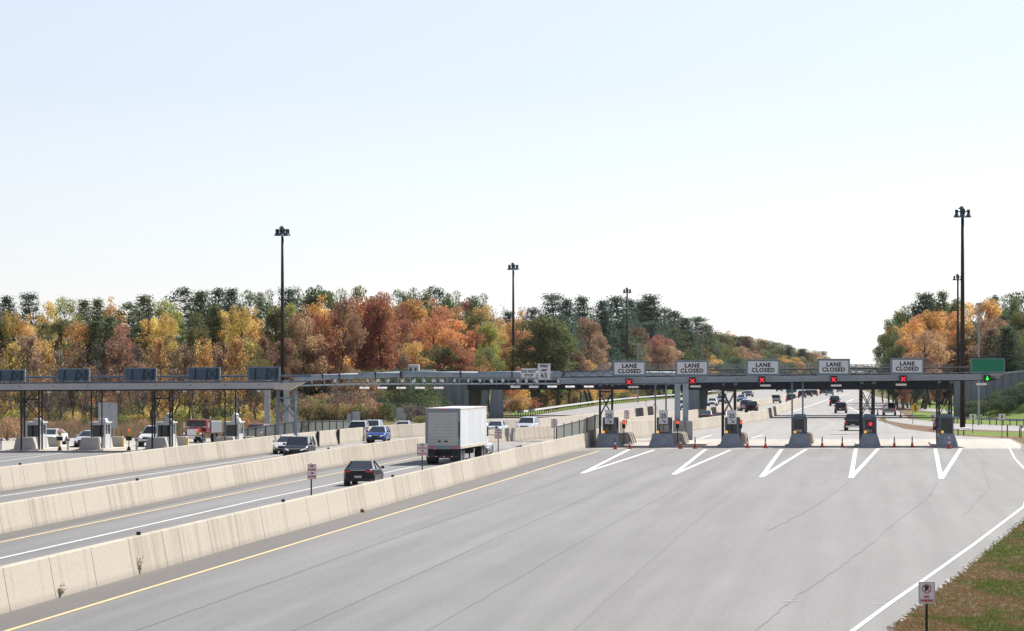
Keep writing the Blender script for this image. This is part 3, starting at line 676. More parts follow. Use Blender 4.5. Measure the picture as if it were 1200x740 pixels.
for i, (px, lat) in enumerate(isl):
    D = 301.0; x = X(px, D); big = i < 2
    t = thing('toll_island', 'dark concrete toll island, '+idesc[i], 'toll island', (x, D, .02), -HA, 'closed toll islands on the right')
    mb = MB(); nose(mb, 2.35 if big else 2.0, 1.75 if big else 1.3, 1.2, 0); mb.build('nose', M['island'], t, bevel=.03)
    MB().box(-1.3, .98, 2.82, 19, 0, .16).build('kerb', M['curb'], t, bevel=.03)
    if i < 4:
        for k in range(3):
            cb = MB(); crash_block(cb, .95 if big else .6, 8.2+k*2.6, 1.1 if big else .8, .55 if big else .3, 1.15); cb.build('crash_block', M['lightconc'], t, bevel=.03)
    if i == 1: MB().box(.96, 3.6, 8.0, 20, 0, .16).build('kerb_extension', M['curb'], t)
    # booth
    bt = thing('toll_booth', 'closed toll booth with dark window on the island %s' % idesc[i].split(',')[0], 'toll booth', (x+.35, D+3.3, 1.0 if i > 2 else .18), -HA, 'toll booths on the right')
    zb = 0 if i > 2 else .82; H_ = 1.52 if i > 2 else 1.5+.82; bw = .55
    frame = MB()
    frame.box(-bw, bw, .05, 2.4, 0, zb+.25)
    for s in (-1, 1):
        for y in (0, 2.3): frame.box(s*bw-.08, s*bw+.08, y, y+.14, 0, H_)
        frame.box(s*(bw-.02)-.03, s*(bw-.02)+.03, .15, 2.29, 0, zb+.6)
    frame.box(-bw-.08, bw+.08, -.02, 2.46, H_+.003, H_+.12); frame.build('frame', M['boothdark'], bt, bevel=.015)
    MB().box(-bw+.09, bw-.09, .06, .09, zb+.26, H_-.005).build('window', M['brownglass'] if i in (3, 4) else M['glass'], bt)
    MB().box(bw-.03, bw-.01, .16, 2.28, zb+.62, H_-.005).box(-bw+.01, -bw+.03, .16, 2.28, zb+.62, H_-.005).build('side_window', M['glass'], bt)
    if i > 2:
        hd = MB(); hd.loft([[(-bw-.02, .2, H_+.125), (bw+.02, .2, H_+.125), (bw-.06, .3, H_+.4), (-bw+.06, .3, H_+.4)], [(-bw-.02, 2.2, H_+.125), (bw+.02, 2.2, H_+.125), (bw-.06, 2.1, H_+.4), (-bw+.06, 2.1, H_+.4)]]); hd.build('roof_unit', M['signframe'], bt, bevel=.04)
    if i in (1, 3, 4): MB().box(-.35 if i > 2 else -.3, .22 if i > 2 else .45, .02, .055, zb+.3 if i > 2 else zb+.35, zb+.55 if i > 2 else zb+.95).build('notice_panel', M['lightconc'], bt)
    MB().cbox(.1, -.05, zb-.12, .9, .1, .08).build('sill', M['boothdark'], bt)
    al = MB().tube((0, -.12, 0), (0, 0, 0), .1, .12, 12).tube((0, 0, 0), (0, .15, 0), .07, n=8).build('warning_lamp', M['amber'], loc=(x-.18+(.0 if i > 2 else -.05), D+1.9, 1.36)); al.rotation_euler = (0, 0, -HA)
    tag(al, 'round amber warning lamp on the island %s' % idesc[i].split(',')[0], 'lamp', 'amber lamps on the toll islands')
    MB().cbox(0, .03, -.2, .06, .06, .1).build('lamp_foot', M['dsteel'], al)
    if i < 3:
        tx = text; ts = thing('speed_sign', 'grey 25 speed sign with an arrow on the island %s' % idesc[i].split(',')[0], 'sign', (x+.3, D+2.6, 2.05), 0, '25 speed signs')
        pn = MB().box(-.4, .4, 0, .03, 0, 1.25).build('panel', M['signwhite'], ts, bevel=.02)
        MB().box(-.03, .03, .04, .1, -.6, 1.2).build('post', M['dsteel'], ts)
        text('25', .52, (0, -.006, .72), M['letter'], pn, bold=.012)
        MB().quad((-.15, -.006, .42), (-.1, -.006, .45), (.12, -.006, .24), (.07, -.006, .2)).quad((.17, -.006, .12), (.17, -.006, .32), (-.02, -.006, .14)).build('arrow', M['letter'], pn)
    if i in (0, 1, 2, 4):
        hl = thing('traffic_light', 'small hooded red traffic light beside the booth on the island %s' % idesc[i].split(',')[0], 'traffic light', (x+(1.72 if i < 2 else 1.3) if i != 4 else x+.42, D+(6 if i != 4 else 3.2), 1.2 if i != 4 else 1.9), 0, 'red traffic lights at the booths')
        MB().box(-.14, .14, 0, .2, .4 if i != 4 else .0, 1.15 if i != 4 else .3).build('housing', M['plastic'], hl)
        MB().tube((0, -.08, .95 if i != 4 else .15), (0, -.005, .95 if i != 4 else .15), .15, n=12).build('lens', M['redlamp'] if i != 4 else M['redx'], hl)
        MB().tube((0, .1, -.9), (0, .1, .4), .04, n=6).build('post', M['dsteel'], hl)
# delineator cones
cn = [(721, 527), (738, 527), (797.5, 526.3), (814.5, 526.3), (876, 525.7), (897, 525.7), (963.5, 525.2), (987, 525.2), (1048, 525), (1069, 525)]
cl = ['just right of the first island', 'under the first lane closed sign', 'right of the second island', 'left of the third island gap', 'just right of the third island', 'under the middle red X', 'right of the fourth island', 'under the fourth red X', 'right of the fifth island', 'left of the rightmost island']
def cone(x, y, label, z=0, sc_=1, grp='lane closing cones'):
    t = thing('traffic_cone', label, 'cone', (x, y, z+.03), 0, grp); t.scale = (sc_,)*3
    MB().box(-.2, .2, -.2, .2, 0, .06).build('base', M['orange'], t, bevel=.02)
    MB().tube((0, 0, .062), (0, 0, .4), .14, .09, 14).build('body', M['orange'], t)
    MB().tube((0, 0, .402), (0, 0, .6), .088, .07, 14).build('white_band', M['conewhite'], t)
    MB().tube((0, 0, .602), (0, 0, .8), .068, .05, 14).build('upper_band', M['conedark'] if sc_ == 1 else M['orange'], t)
    MB().tube((0, 0, .802), (0, 0, 1.0), .048, .035, 14).build('top_band', M['conedark'] if sc_ == 1 else M['conewhite'], t)
for (px, py), l in zip(cn, cl): x, y = g(px, py); cone(x, y, 'orange and white cone closing a lane, '+l)
cone(X(1112.3, 297), 297, 'orange and white cone standing in front of the rightmost toll island', 0, 1.05, None)

# ------------------------------------------------------------------ left islands
ld = ['leftmost, beside the reed thicket', 'in front of the big grey sign back', 'beside the white pickup', 'right of the red truck']
for i, px in enumerate((28.5, 105, 182.5, 263)):
    D = 290.6+(2 if i == 3 else 0); x = X(px, D); t = thing('toll_island', 'pale concrete toll island on the left plaza, '+ld[i], 'toll island', (x, D, .02), -HA, 'toll islands on the left')
    def blk(y, w, w1, h, nm, m_, d_=1.0, xo=0):
        MB().loft([[(xo-w/2, y+k*d_, 0), (xo+w/2, y+k*d_, 0), (xo+w/2, y+k*d_, .1), (xo+w1/2, y+k*d_, h), (xo-w1/2, y+k*d_, h), (xo-w/2, y+k*d_, .1)] for k in (0, 1)]).build(nm, m_, t, bevel=.03)
    blk(0, 1.9, 1.45, 1.1, 'nose', M['leftisland'], 1.1); blk(4.6, 1.5, 1.15, 1.0, 'crash_block', M['leftisland'], .8, .1); blk(8.3, 1.5, 1.2, 1.0, 'crash_block', M['leftisland'], .8, .35)
    MB().box(-1.1, 1.3, -.4, 16, -.01, .12).build('kerb', M['curb'], t, bevel=.03)
    MB().box(.95, 1.13, 8.28, 8.4, .1, .95).build('yellow_edge', M['yellow'], t)
    bt = thing('toll_booth', 'pale framed toll booth on the left island %s' % ld[i].split(',')[0], 'toll booth', (x+.45, D+2.1, .14), -HA, 'toll booths on the left')
    H_ = 2.15; fr = MB()
    for s in (-.65, .5):
        for y in (0, 2.0): fr.box(s, s+.15, y, y+.15, 0, H_)
    fr.box(-.5, .499, .02, .12, .0, 1.02).box(-.5, .499, .02, .12, 2.0, H_).box(-.62, -.54, .151, 1.99, 0, 1.2).box(.54, .62, .151, 1.99, 0, 1.2).box(.54, .62, .151, 1.99, 2.02, H_)
    fr.box(.54, .62, .95, 1.1, 1.201, 2.019); fr.build('frame', M['booth'], bt, bevel=.015)
    MB().box(-.5, .499, .06, .09, 1.021, 1.999).build('window', M['glass'], bt); MB().box(.57, .59, .152, .949, 1.21, 2.01).box(.57, .59, 1.101, 1.989, 1.21, 2.01).build('side_window', M['glass'], bt)
    MB().box(-.75, .75, -.1, 2.3, H_+.003, H_+.12).build('roof', M['booth'], bt, bevel=.02)
    ru = MB().loft([[(-.15, .5, H_+.123), (.6, .5, H_+.123), (.5, .55, H_+.42), (-.05, .55, H_+.42)], [(-.15, 1.5, H_+.123), (.6, 1.5, H_+.123), (.5, 1.4, H_+.42), (-.05, 1.4, H_+.42)]])
    ru.build('roof_unit', M['dwhite'], bt, bevel=.03)
    if i == 2 or i == 3: MB().tube((.1, 1, H_+.43), (.25, .9, H_+.8), .3, .2, 12).build('dish', M['dwhite'], bt)
for px, lab in ((70, 'between the two leftmost booths'), (151, 'left of the white pickup'), (232, 'in front of the red truck')):
    D = 290.; t = thing('signal_post', 'thin white signal post with yellow box, '+lab, 'signal post', (X(px, D), D, .02), 0, 'signal posts of the left plaza')
    MB().tube((0, 0, 0), (0, 0, .35), .2, .09, 10).build('base', M['dsteel'], t); MB().tube((0, 0, .35), (0, 0, 1.1), .06, n=8).build('post', M['dwhite'], t)
    MB().box(-.25, .25, -.1, .1, .85, 1.2).build('reader_box', M['black'], t); MB().box(-.13, .13, -.1, .1, 1.25, 1.62).build('yellow_box', M['yellow'], t); MB().tube((0, 0, 1.63), (0, 0, 1.85), .07, n=8).build('beacon', M['redlamp'], t)
for px, lab in ((79.5, 'between the two leftmost booths'), (1, 'at the left edge of the picture'), (160, 'in front of the white pickup'), (239, 'right of the yellow signal box')):
    D = 291.; t = thing('bollard', 'short white bollard '+lab, 'bollard', (X(px, D), D, .02)); MB().tube((0, 0, 0), (0, 0, .8), .09, n=10).build('post', M['dwhite'], t); MB().box(-.16, .16, -.12, .12, .8, 1.0).build('cap', M['signframe'], t)

# ------------------------------------------------------------------ open road gantry
DG = 333
gt = thing('toll_gantry', 'long pipe gantry spanning the open road lanes between the two canopies', 'gantry', (X(345, DG), DG, 0))
gx0 = X(345, DG); LG = X(812, DG)-gx0
def gz(px, py): return Z(py, DG)
ch = MB(); pts = [(345, 443.6), (420, 440.6), (470, 438.9), (560, 438.9), (640, 438.5), (812, 439)]
for i in range(len(pts)-1):
    a, b = pts[i], pts[i+1]
    for y in (0, 1.5): ch.tube((X(a[0], DG)-gx0, y, gz(*a)), (X(b[0], DG)-gx0, y, gz(*b)), .27, n=14)
ch.build('pipe_chord', M['gsteel'], gt, smooth=True)
lc = MB()
for y in (0, 1.5): lc.tube((0, y, gz(0, 452.5)), (X(420, DG)-gx0, y, gz(0, 450.5)), .07, n=6).tube((X(420, DG)-gx0, y, gz(0, 450.5)), (LG, y, gz(0, 449.6)), .07, n=6)
for k in range(int(LG/1.2)):
    x = .5+k*1.2; lc.tube((x, 0, 5.35), (x, 0, 6.2), .045, n=5); lc.tube((x, 1.5, 5.45), (x, 1.5, 6.2), .045, n=5); lc.box(x-.03, x+.03, .05, 1.45, 5.5, 5.55)
lc.build('lower_chord', M['gsteel'], gt)
wk = MB().box(1, LG, .5, 1.1, 5.55, 5.6); wk.build('walkway', M['dsteel'], gt)
fl = MB()
for px in (378, 398, 440, 470, 540, 600, 660): fl.xcyl(X(px, DG)-gx0-.06, X(px, DG)-gx0+.06, 0, gz(0, 439 if px > 430 else 441), .34)
fl.build('flange', M['dsteel'], gt)
for px, m_ in ((313, 'steel'), (335.5, 'steel'), (794, 'gsteel'), (803.5, 'gsteel')):
    x = X(px, DG)-gx0; MB().box(x-.27, x+.27, 0, .5, 1.2, gz(0, 441 if px > 700 else 446)).box(x-.34, x+.34, -.03, .53, 1.18, 1.5).build('column', M[m_], gt, bevel=.02)
for px in (313, 335.5): x = X(px, DG)-gx0; MB().box(x-.5, x+.5, -.3, .9, 0, 1.18).build('plinth', M['island'], gt)
MB().box(X(789, DG)-gx0, X(800.3, DG)-gx0, -.9, .8, 0, 1.9).build('plinth', M['island'], gt, bevel=.03); MB().box(X(802.5, DG)-gx0, X(810, DG)-gx0, -.9, .8, 0, 1.9).build('plinth', M['island'], gt, bevel=.03)
MB().box(X(800.4, DG)-gx0, X(801.4, DG)-gx0, -.9, .8, 0, 1.85).box(X(810.1, DG)-gx0, X(811.2, DG)-gx0, -.9, .8, 0, 1.85).build('plinth_edge', M['lightconc'], gt)
q = random.Random(11)
for i, px in enumerate((392, 431, 443, 456, 472, 485, 498, 509, 518, 532, 549, 563, 575, 590, 606, 617, 629, 655, 660, 674, 688)):
    x = X(px, DG); t = thing('camera_unit', 'white roadside camera on the gantry, %s from left' % ("first second third fourth fifth sixth seventh eighth ninth tenth eleventh twelfth thirteenth fourteenth fifteenth sixteenth seventeenth eighteenth nineteenth twentieth last".split()[i]), 'camera', (x, DG-.35, 5.62), R(q.uniform(-30, 30)), 'cameras along the gantry')
    o = MB().box(-.1, .1, -.2, .25, .05, .36).build('housing', M['dwhite'], t, bevel=.03); o.rotation_euler = (R(q.uniform(-30, 30)), R(q.uniform(-25, 25)), 0)
    MB().box(-.05, .05, -.03, .1, -.1, .05).build('mount', M['dsteel'], t)
for i, px in enumerate((427, 448, 470, 492, 514, 604, 625.5, 647, 668, 690)):
    s_ = 'left' if i < 5 else 'right'; z_ = Z(454.8 if i < 5 else 453.4, DG-1.6)
    t = thing('gantry_antenna', 'white bar antenna hung below the gantry, %s from left in the %s five' % (["first","second","third","fourth","fifth"][i % 5], s_), 'antenna', (X(px, DG-1.6), DG-1.6, z_), 0, 'bar antennas below the gantry')
    o = MB().box(-.46, .46, -.32, .32, -.06, .06).build('panel', M['pinkwhite'], t, bevel=.03); o.rotation_euler = (R(10), 0, 0)
    MB().tube((0, 0, .06), (0, 0, .3), .03, n=5).tube((0, 0, .3), (0, 1.6, .42), .03, n=5).build('arm', M['dsteel'], t)
D = DG-.4
for a, b, y0, y1, lines, lab in ((610.5, 629, 432, 443.3, ['DO NOT', 'STOP'], 'white do not stop sign on the gantry'), (630, 645.2, 426.5, 445.2, ['SPEED', 'LIMIT', '65'], 'white speed limit 65 sign on the gantry')):
    w = (b-a)*D/F; h = (y1-y0)*D/F; t = thing('gantry_sign', lab, 'sign', (X((a+b)/2, D), D, Z(y1, D)))
    p = MB().box(-w/2, w/2, 0, .05, 0, h).build('panel', M['signwhite'], t, bevel=.02)
    bd = MB().box(-w/2+.04, w/2-.04, -.006, -.002, h-.07, h-.045).box(-w/2+.04, w/2-.04, -.006, -.002, .045, .07).box(-w/2+.04, -w/2+.065, -.006, -.002, .071, h-.071).box(w/2-.065, w/2-.04, -.006, -.002, .071, h-.071)
    bd.build('border', M['signframe'], p)
    if len(lines) == 2: text('DO NOT', .36, (0, -.006, h*.68), M['letter'], p, bold=.014, sx=.92); text('STOP', .36, (0, -.006, h*.28), M['letter'], p, bold=.014)
    else: text('SPEED', .33, (0, -.006, h*.84), M['letter'], p, bold=.014, sx=.9); text('LIMIT', .33, (0, -.006, h*.59), M['letter'], p, bold=.014, sx=.9); text('65', .68, (0, -.006, h*.26), M['letter'], p, bold=.016)
    
    for s in (-1, 1): MB().box(s*.28-.025, s*.28+.025, .052, .15, .1, h-.1).build('bracket', M['dsteel'], t)

# ------------------------------------------------------------------ mesh screens on the barriers
t = thing('mesh_screen', 'dark mesh screen standing on the nearest barrier before the toll islands', 'fence', (0, 0, 0))
seg = [find_px(NB, p) for p in (652, 661, 670, 679, 688, 697, 706)]
pn = MB(); ps = MB()
for i in range(len(seg)-1):
    a = Vector((on_line(NB, seg[i]), seg[i])); b = Vector((on_line(NB, seg[i+1]), seg[i+1])); h0 = nh(a.y); h1 = nh(b.y)
    pn.quad((a.x, a.y, h0), (b.x, b.y, h1), (b.x, b.y, h1+1.0+.3*((i+1)/6)), (a.x, a.y, h0+1.0+.3*(i/6)))
    ps.box(a.x-.05, a.x+.05, a.y-.05, a.y+.05, h0-.02, h0+1.12+.05*i)
    ps.tube((a.x, a.y, h0+1.0+.05*i), (b.x, b.y, h1+1.05+.05*i), .04, n=5)
pn.build('screen', M['mesh'], t); ps.build('frame', M['dsteel'], t)
t = thing('mesh_screen', 'long grey-green mesh screen behind the farthest barrier, left of the pickups', 'fence', (0, 0, 0))
pn = MB(); ps = MB(); fl_ = [(X(262, 312), 312, 1.3), (X(300, 318), 318, 1.3), (X(345, 326), 326, 1.3), (X(378, 334), 334, 1.3), (X(410, 345), 345, 1.3)]
tp = [507, 501, 494.2, 493.7, 493.3]
fl2 = []
for i in range(len(fl_)-1):
    for k in range(4):
        f = k/4; a, b = fl_[i], fl_[i+1]; fl2.append((a[0]+(b[0]-a[0])*f, a[1]+(b[1]-a[1])*f, Z(tp[i]+(tp[i+1]-tp[i])*f, a[1]+(b[1]-a[1])*f)))
fl2.append((fl_[-1][0], fl_[-1][1], Z(tp[-1], fl_[-1][1])))
for i, a in enumerate(fl2):
    ps.box(a[0]-.05, a[0]+.05, a[1]-.05, a[1]+.05, 0, a[2]+.05)
    if i < len(fl2)-1:
        b = fl2[i+1]; pn.quad((a[0], a[1], .02), (b[0], b[1], .02), (b[0], b[1], b[2]), (a[0], a[1], a[2])); ps.tube((a[0], a[1], a[2]), (b[0], b[1], b[2]), .04, n=5)
pn.build('screen', M['mesh'], t); ps.build('frame', M['dsteel'], t)
for px, lab in ((371.5, 'left'), (395, 'right')):
    Dd = find_px(FBp, px)-1.0; x = on_line(FBp, Dd)+.33
    tag(MB().box(-.12, .12, -.1, .1, 0, 1.36).build('barrier_post', M['dsteel'], loc=(x, Dd, .02), rz=-.2), 'dark upright channel against the farthest barrier, %s of two' % lab, 'post', 'dark channels on the farthest barrier')

# ------------------------------------------------------------------ overpass
DB = 486
br = thing('overpass_bridge', 'dark overpass bridge crossing behind the right toll canopy', 'bridge', (0, DB, 0))
bx0, bx1 = X(548, DB), X(1117, DB); zu, zd = Z(457, DB), Z(446, DB)
for y in (0, 8.5, 19, 27.5): MB().box(bx0, bx1, y, y+.5, zu+.02, zd).build('girder', M['girder'], br)
gd = MB()
for y in (2.8, 5.7, 21.8, 24.7): gd.box(bx0, bx1, y, y+.4, zu+.1, zd)
gd.build('inner_girder', M['girder'], br)
for y in (-.7, 18.3): MB().box(bx0-2, bx1+2, y, y+10.4, zd+.003, zd+.35).build('deck', M['bridgeconc'], br)
MB().box(bx0-2, bx1+.5, -.7, -.4, zd+.353, zd+1.0).box(bx0-2, bx1+.5, 9.4, 9.7, zd+.353, zd+1.0).build('parapet', M['bridgeconc'], br)
xf = X(700, DB); MB().box(xf, bx1, -.55, -.53, zd+1.0, zd+2.3).build('wire_fence', M['finemesh'], br)
fp = MB(); k = xf
while k < bx1: fp.box(k-.04, k+.04, -.6, -.52, zd+1.001, zd+2.35); k += 3
fp.box(xf, bx1, -.62, -.56, zd+2.28, zd+2.33); fp.build('fence_post', M['steel'], br)
def pier(x0, x1, sl=1.2):
    MB().loft([[(x0-sl*.2, y, 0), (x1-sl, y, 0), (x1, y, zu-.6), (x1, y, zu), (x0, y, zu), (x0, y, zu-.6)] for y in (.3, 1.8)]).build('pier', M['bridgeconc'], br, bevel=.05)
    MB().loft([[(x0-sl*.2, y, 0), (x1-sl, y, 0), (x1, y, zu-.6), (x1, y, zu), (x0, y, zu), (x0, y, zu-.6)] for y in (20, 21.5)]).build('pier', M['bridgeconc'], br, bevel=.05)
pier(X(564, DB), X(573, DB), .8)
MB().loft([[(X(573, DB), y, 0), (X(590, DB), y, 0), (X(589, DB), y, zu), (X(576, DB), y, zu)] for y in (-.3, 2.6)]).build('pier', M['bridgeconc'], br, bevel=.05)
MB().loft([[(X(806, DB), y, 0), (X(820, DB), y, 0), (X(819, DB), y, zu), (X(806, DB), y, zu)] for y in (0, 3)]).build('pier', M['bridgeconc'], br, bevel=.05)
MB().loft([[(X(823, DB), y, 0), (X(829, DB), y, 0), (X(832, DB), y, zu), (X(822, DB), y, zu)] for y in (4, 12)]).build('pier', M['bridgeconc'], br, bevel=.05)
def ribbed(name, x0, x1, y, zb0, zb1, zt0, zt1, m_, par):
    mb = MB(); n = int((x1-x0)/1.1); 
    for k in range(n):
        a = x0+(x1-x0)*k/n; b = x0+(x1-x0)*(k+1)/n-.09; f = (k+.5)/n; mb.box(a, b, y, y+.5, zb0+(zb1-zb0)*f, zt0+(zt1-zt0)*f)
    mb.box(x0, x1, y+.08, y+.45, min(zb0, zb1)-.001, min(zt0, zt1)-.05); return mb.build(name, m_, par)
ribbed('abutment_wall', X(480, DB), X(543, DB), .4, 0, 0, zd+.3, zd+.3, M['bridgeconc'], br)
MB().box(X(543, DB)+.003, X(549, DB), .2, 12, 0, zd-.01).build('abutment', M['bridgeconc'], br)
MB().box(X(549, DB)+.004, X(564, DB), 9, 9.5, 0, zu+.05).build('abutment_back', M['bridgeconc'], br)
rw = thing('retaining_wall', 'ribbed concrete retaining wall at the right end of the overpass', 'wall', (0, DB-1, 0))
ribbed('panel', X(1117, DB), X(1260, DB), 0, 0, 0, Z(446.5, DB), Z(431, DB), M['bridgeconc'], rw)
mb = MB().quad((X(1117, DB), -.1, Z(446.4, DB)), (X(1260, DB), -.1, Z(430.9, DB)), (X(1260, DB), -.1, Z(429.2, DB)), (X(1117, DB), -.1, Z(444.7, DB)))
MB().loft([[(X(1117, DB), a, Z(446.4, DB)+b) for a, b in ((-.15, 0), (.6, 0), (.6, .3), (-.15, .3))], [(X(1260, DB), a, Z(430.9, DB)+b) for a, b in ((-.15, 0), (.6, 0), (.6, .3), (-.15, .3))]]).build('coping', M['bridgeconc'], rw)
def guardrail(pts, label, h=.7, posts=4.0, name='guardrail', m_='rail', cat='guardrail'):
    t = thing(name, label, cat, (0, 0, 0)); mb = MB(); pp = MB()
    for i in range(len(pts)-1):
        a = Vector(pts[i]); b = Vector(pts[i+1]); d = (b-a).normalized(); nr = Vector((d.y, -d.x, 0)).normalized()*.06
        prof = [(-.16, .0), (-.09, 1), (-.02, 0), (.05, 1), (.13, 0)]
        for k in range(4):
            z0, f0 = prof[k]; z1, f1 = prof[k+1]; up = Vector((0, 0, 1))
            mb.quad(a+nr*f0+up*(h+z0), b+nr*f0+up*(h+z0), b+nr*f1+up*(h+z1), a+nr*f1+up*(h+z1))
        n = max(1, int((b-a).length/posts))
        for k in range(n): p = a.lerp(b, k/n); pp.box(p.x-.06, p.x+.06, p.y+.08, p.y+.2, p.z, p.z+h+.04)
    mb.build('rail', M[m_], t); pp.build('post', M['wood'], t); return t
def G3(px, py): x, y = g(px, py); return (x, y, 0)
guardrail([(X(1117, DB), DB, Z(444.5, DB)-.6), (X(1260, DB), DB, Z(429.5, DB)-.6)], 'thin guardrail along the top of the right retaining wall', posts=5)
guardrail([G3(1240, 502), G3(1200, 500), G3(1160, 498.2), G3(1122, 496.8), G3(1090, 494)], 'guardrail with dark posts along the ramp on the right', h=.75, posts=2)
guardrail([G3(1123, 511), G3(1136, 509.8)], 'short guardrail piece at the foot of the nearest right mast', posts=2)
guardrail([G3(604, 490.5), G3(650, 483), G3(700, 475.6), G3(745, 470.6), G3(790, 466.8), G3(840, 461.8)], 'long guardrail on the far left edge of the southbound road', h=.8, posts=4)
guardrail([(-30-18, 487, Z(437, 487)-.7), (X(350, 487), 487, Z(438, 487)-.7), (X(480, 487), 487, Z(438.3, 487)-.7)], 'guardrail on top of the left bridge approach', posts=4)

# ------------------------------------------------------------------ approach embankments
def berm(name, rows, m_):
    mb = MB(); n = len(rows[0])
    for r in rows: mb.v += r
    for j in range(len(rows)-1):
        for k in range(n-1): mb.f.append((j*n+k, j*n+k+1, (j+1)*n+k+1, (j+1)*n+k))
    return struct(mb.build(name, m_, smooth=True))
q = random.Random(4); rows = []
for y, zf in ((452, 0), (462, 1.2), (474, 3.6), (484, 5.5), (486.3, 5.9), (487.3, 5.9), (502, 5.9), (530, 0)):
    r = []
    for k in range(41):
        px = 300+k*6.2; x = X(px, DB); f = min(1, max(0, (px-290)/50)); e = 1
        if y < 487 and px > 481: e = max(0, 1-(px-481)/58)
        r.append((x, y+(q.uniform(-.6, .6) if y < 480 else 0), max(-.05, (zf*f*e+q.uniform(-.15, .15)) if zf else -.05)))
    rows.append(r)
berm('left_embankment', rows, M['earth'])
rows = []
for y, zf in ((456, 0), (466, .25), (476, .7), (484.5, 1.0)):
    r = []
    for k in range(31):
        px = 1105+k*6; f = max(0, (px-1120)/80); r.append((X(px, DB), y, -.03 if not zf else min(6, f*4.8*zf)+.02))
    rows.append(r)
berm('right_embankment', rows, M['lawn'])

# ------------------------------------------------------------------ high masts
def mast(px, py_top, D, label):
    x = X(px, D); H_ = Z(py_top, D); t = thing('light_mast', label, 'light mast', (x, D, 0), 0, 'high light masts')
    MB().tube((0, 0, 0), (0, 0, H_-.6), .31, .17, 12).build('pole', M['mast'], t, smooth=True)
    MB().tube((0, 0, 0), (0, 0, .3), .5, .45, 12).build('base', M['island'], t)
    MB().tube((0, 0, H_-.75), (0, 0, H_-.15), .3, .3, 12).tube((0, 0, H_-.15), (0, 0, H_+.15), .55, .2, 12).build('head_frame', M['signback'], t)
    rg = MB()
    for k in range(16):
        a0, a1 = k*math.pi/8, (k+1)*math.pi/8; rg.tube((math.cos(a0)*.75, math.sin(a0)*.75, H_-.45), (math.cos(a1)*.75, math.sin(a1)*.75, H_-.45), .04, n=4)
    rg.build('ring', M['dsteel'], t)
    for k in range(6):
        a = k*math.pi/3+.3; c, s = math.cos(a)*.78, math.sin(a)*.78
        lm = MB().tube((c, s, H_-.75), (c, s, H_-.25), .13, .15, 10).build('luminaire', M['dsteel'], t); MB().tube((c, s, H_-1.1), (c, s, H_-.76), .34, .16, 12).build('reflector', M['signback'], lm)
mast(331, 266.5, 439, 'tallest-looking light mast on the left, rising behind the left canopy')
mast(601.5, 309, 590, 'light mast rising above the do not stop sign')
mast(735, 338, 774, 'small far light mast above the leftmost lane closed sign')
mast(1128, 243.5, 385, 'nearest light mast, left of the green sign at right')
mast(1122.5, 322, 660, 'farther light mast just left of the nearest right mast')
t = thing('lamp_post', 'slim pale grey post above the green sign', 'lamp post', (X(1147, 420), 420, 0)); MB().tube((0, 0, 0), (0, 0, Z(358, 420)), .13, .09, 8).build('pole', M['steel'], t); MB().box(-.7, .25, -.12, .12, Z(368, 420), Z(368, 420)+.15).box(-.3, .3, -.14, .14, Z(358, 420)+.002, Z(358, 420)+.3).build('head', M['steel'], t)
t = thing('utility_pole', 'grey utility pole among the trees left of the second lane closed sign', 'utility pole', (X(747.5, 700), 700, 0)); MB().tube((0, 0, 0), (0, 0, Z(402, 700)), .18, .14, 8).build('pole', M['steel'], t); MB().box(-1.1, 1.1, -.06, .06, Z(404, 700), Z(404, 700)+.15).build('crossarm', M['steel'], t); MB().tube((.8, 0, Z(416, 700)), (.8, 0, Z(411, 700)), .3, n=8).build('transformer', M['steel'], t)

# ------------------------------------------------------------------ other signs
def plain_sign(a, b, y0, y1, D, label, m_='steel', two=True, foot=0, name='highway_sign'):
    w = (b-a)*D/F; zt_ = Z(y0, D)-foot; zb_ = Z(y1, D)-foot; t = thing(name, label, 'sign', (X((a+b)/2, D), D, foot))
    MB().box(-w/2, w/2, 0, .04, zb_, zt_).build('panel', M[m_], t)
    xs = (-w*.3, w*.3) if two else (0,)
    for x_ in xs: MB().box(x_-.06, x_+.06, .05, .15, 0, zt_-.05).build('post', M['gsteel'], t)
    rb = MB(); n = max(2, int((zt_-zb_)/.35))
    for k in range(n): rb.box(-w/2+.02, w/2-.02, -.02, -.002, zb_+(k+.45)*(zt_-zb_)/n, zb_+(k+.55)*(zt_-zb_)/n)
    rb.build('stiffener', M['steel'], t); return t
plain_sign(115, 137.5, 472, 502, 330, 'big pale ribbed back of a sign behind the second left booth')
plain_sign(413, 422, 482.5, 496, 400, 'blank grey sign back beside the white pickup on the southbound road', two=False)
plain_sign(406.5, 411.5, 485, 497, 398, 'narrow grey sign back left of the wider one by the white pickup', two=False)
plain_sign(464.5, 473, 478, 491, 430, 'tall grey sign back before the dark embankment shrubs')
plain_sign(472.5, 476, 484, 492, 428, 'small grey sign back attached right of the tall one', two=False)
plain_sign(682, 692.5, 462, 473.5, 660, 'pale sign back on the grass bank beyond the overpass')
plain_sign(339, 346.5, 422, 433, 488, 'small white sign on two posts on the bridge approach', 'signwhite', foot=5.8)
plain_sign(349, 352, 436, 441, 488, 'tiny grey plate by the bridge approach guardrail', two=False, foot=5.8)
for a, b, l in ((362.5, 365, 'left'), (366.5, 369, 'middle'), (380, 382, 'right')): plain_sign(a, b, 436, 450, 481, 'slim dark blue marker on the bridge approach, %s of three' % l, 'signback', two=False, foot=4.2)
plain_sign(406.5, 408, 430.5, 436, 488, 'little green sign on the bridge approach above the gantry', 'green', two=False, foot=5.8)
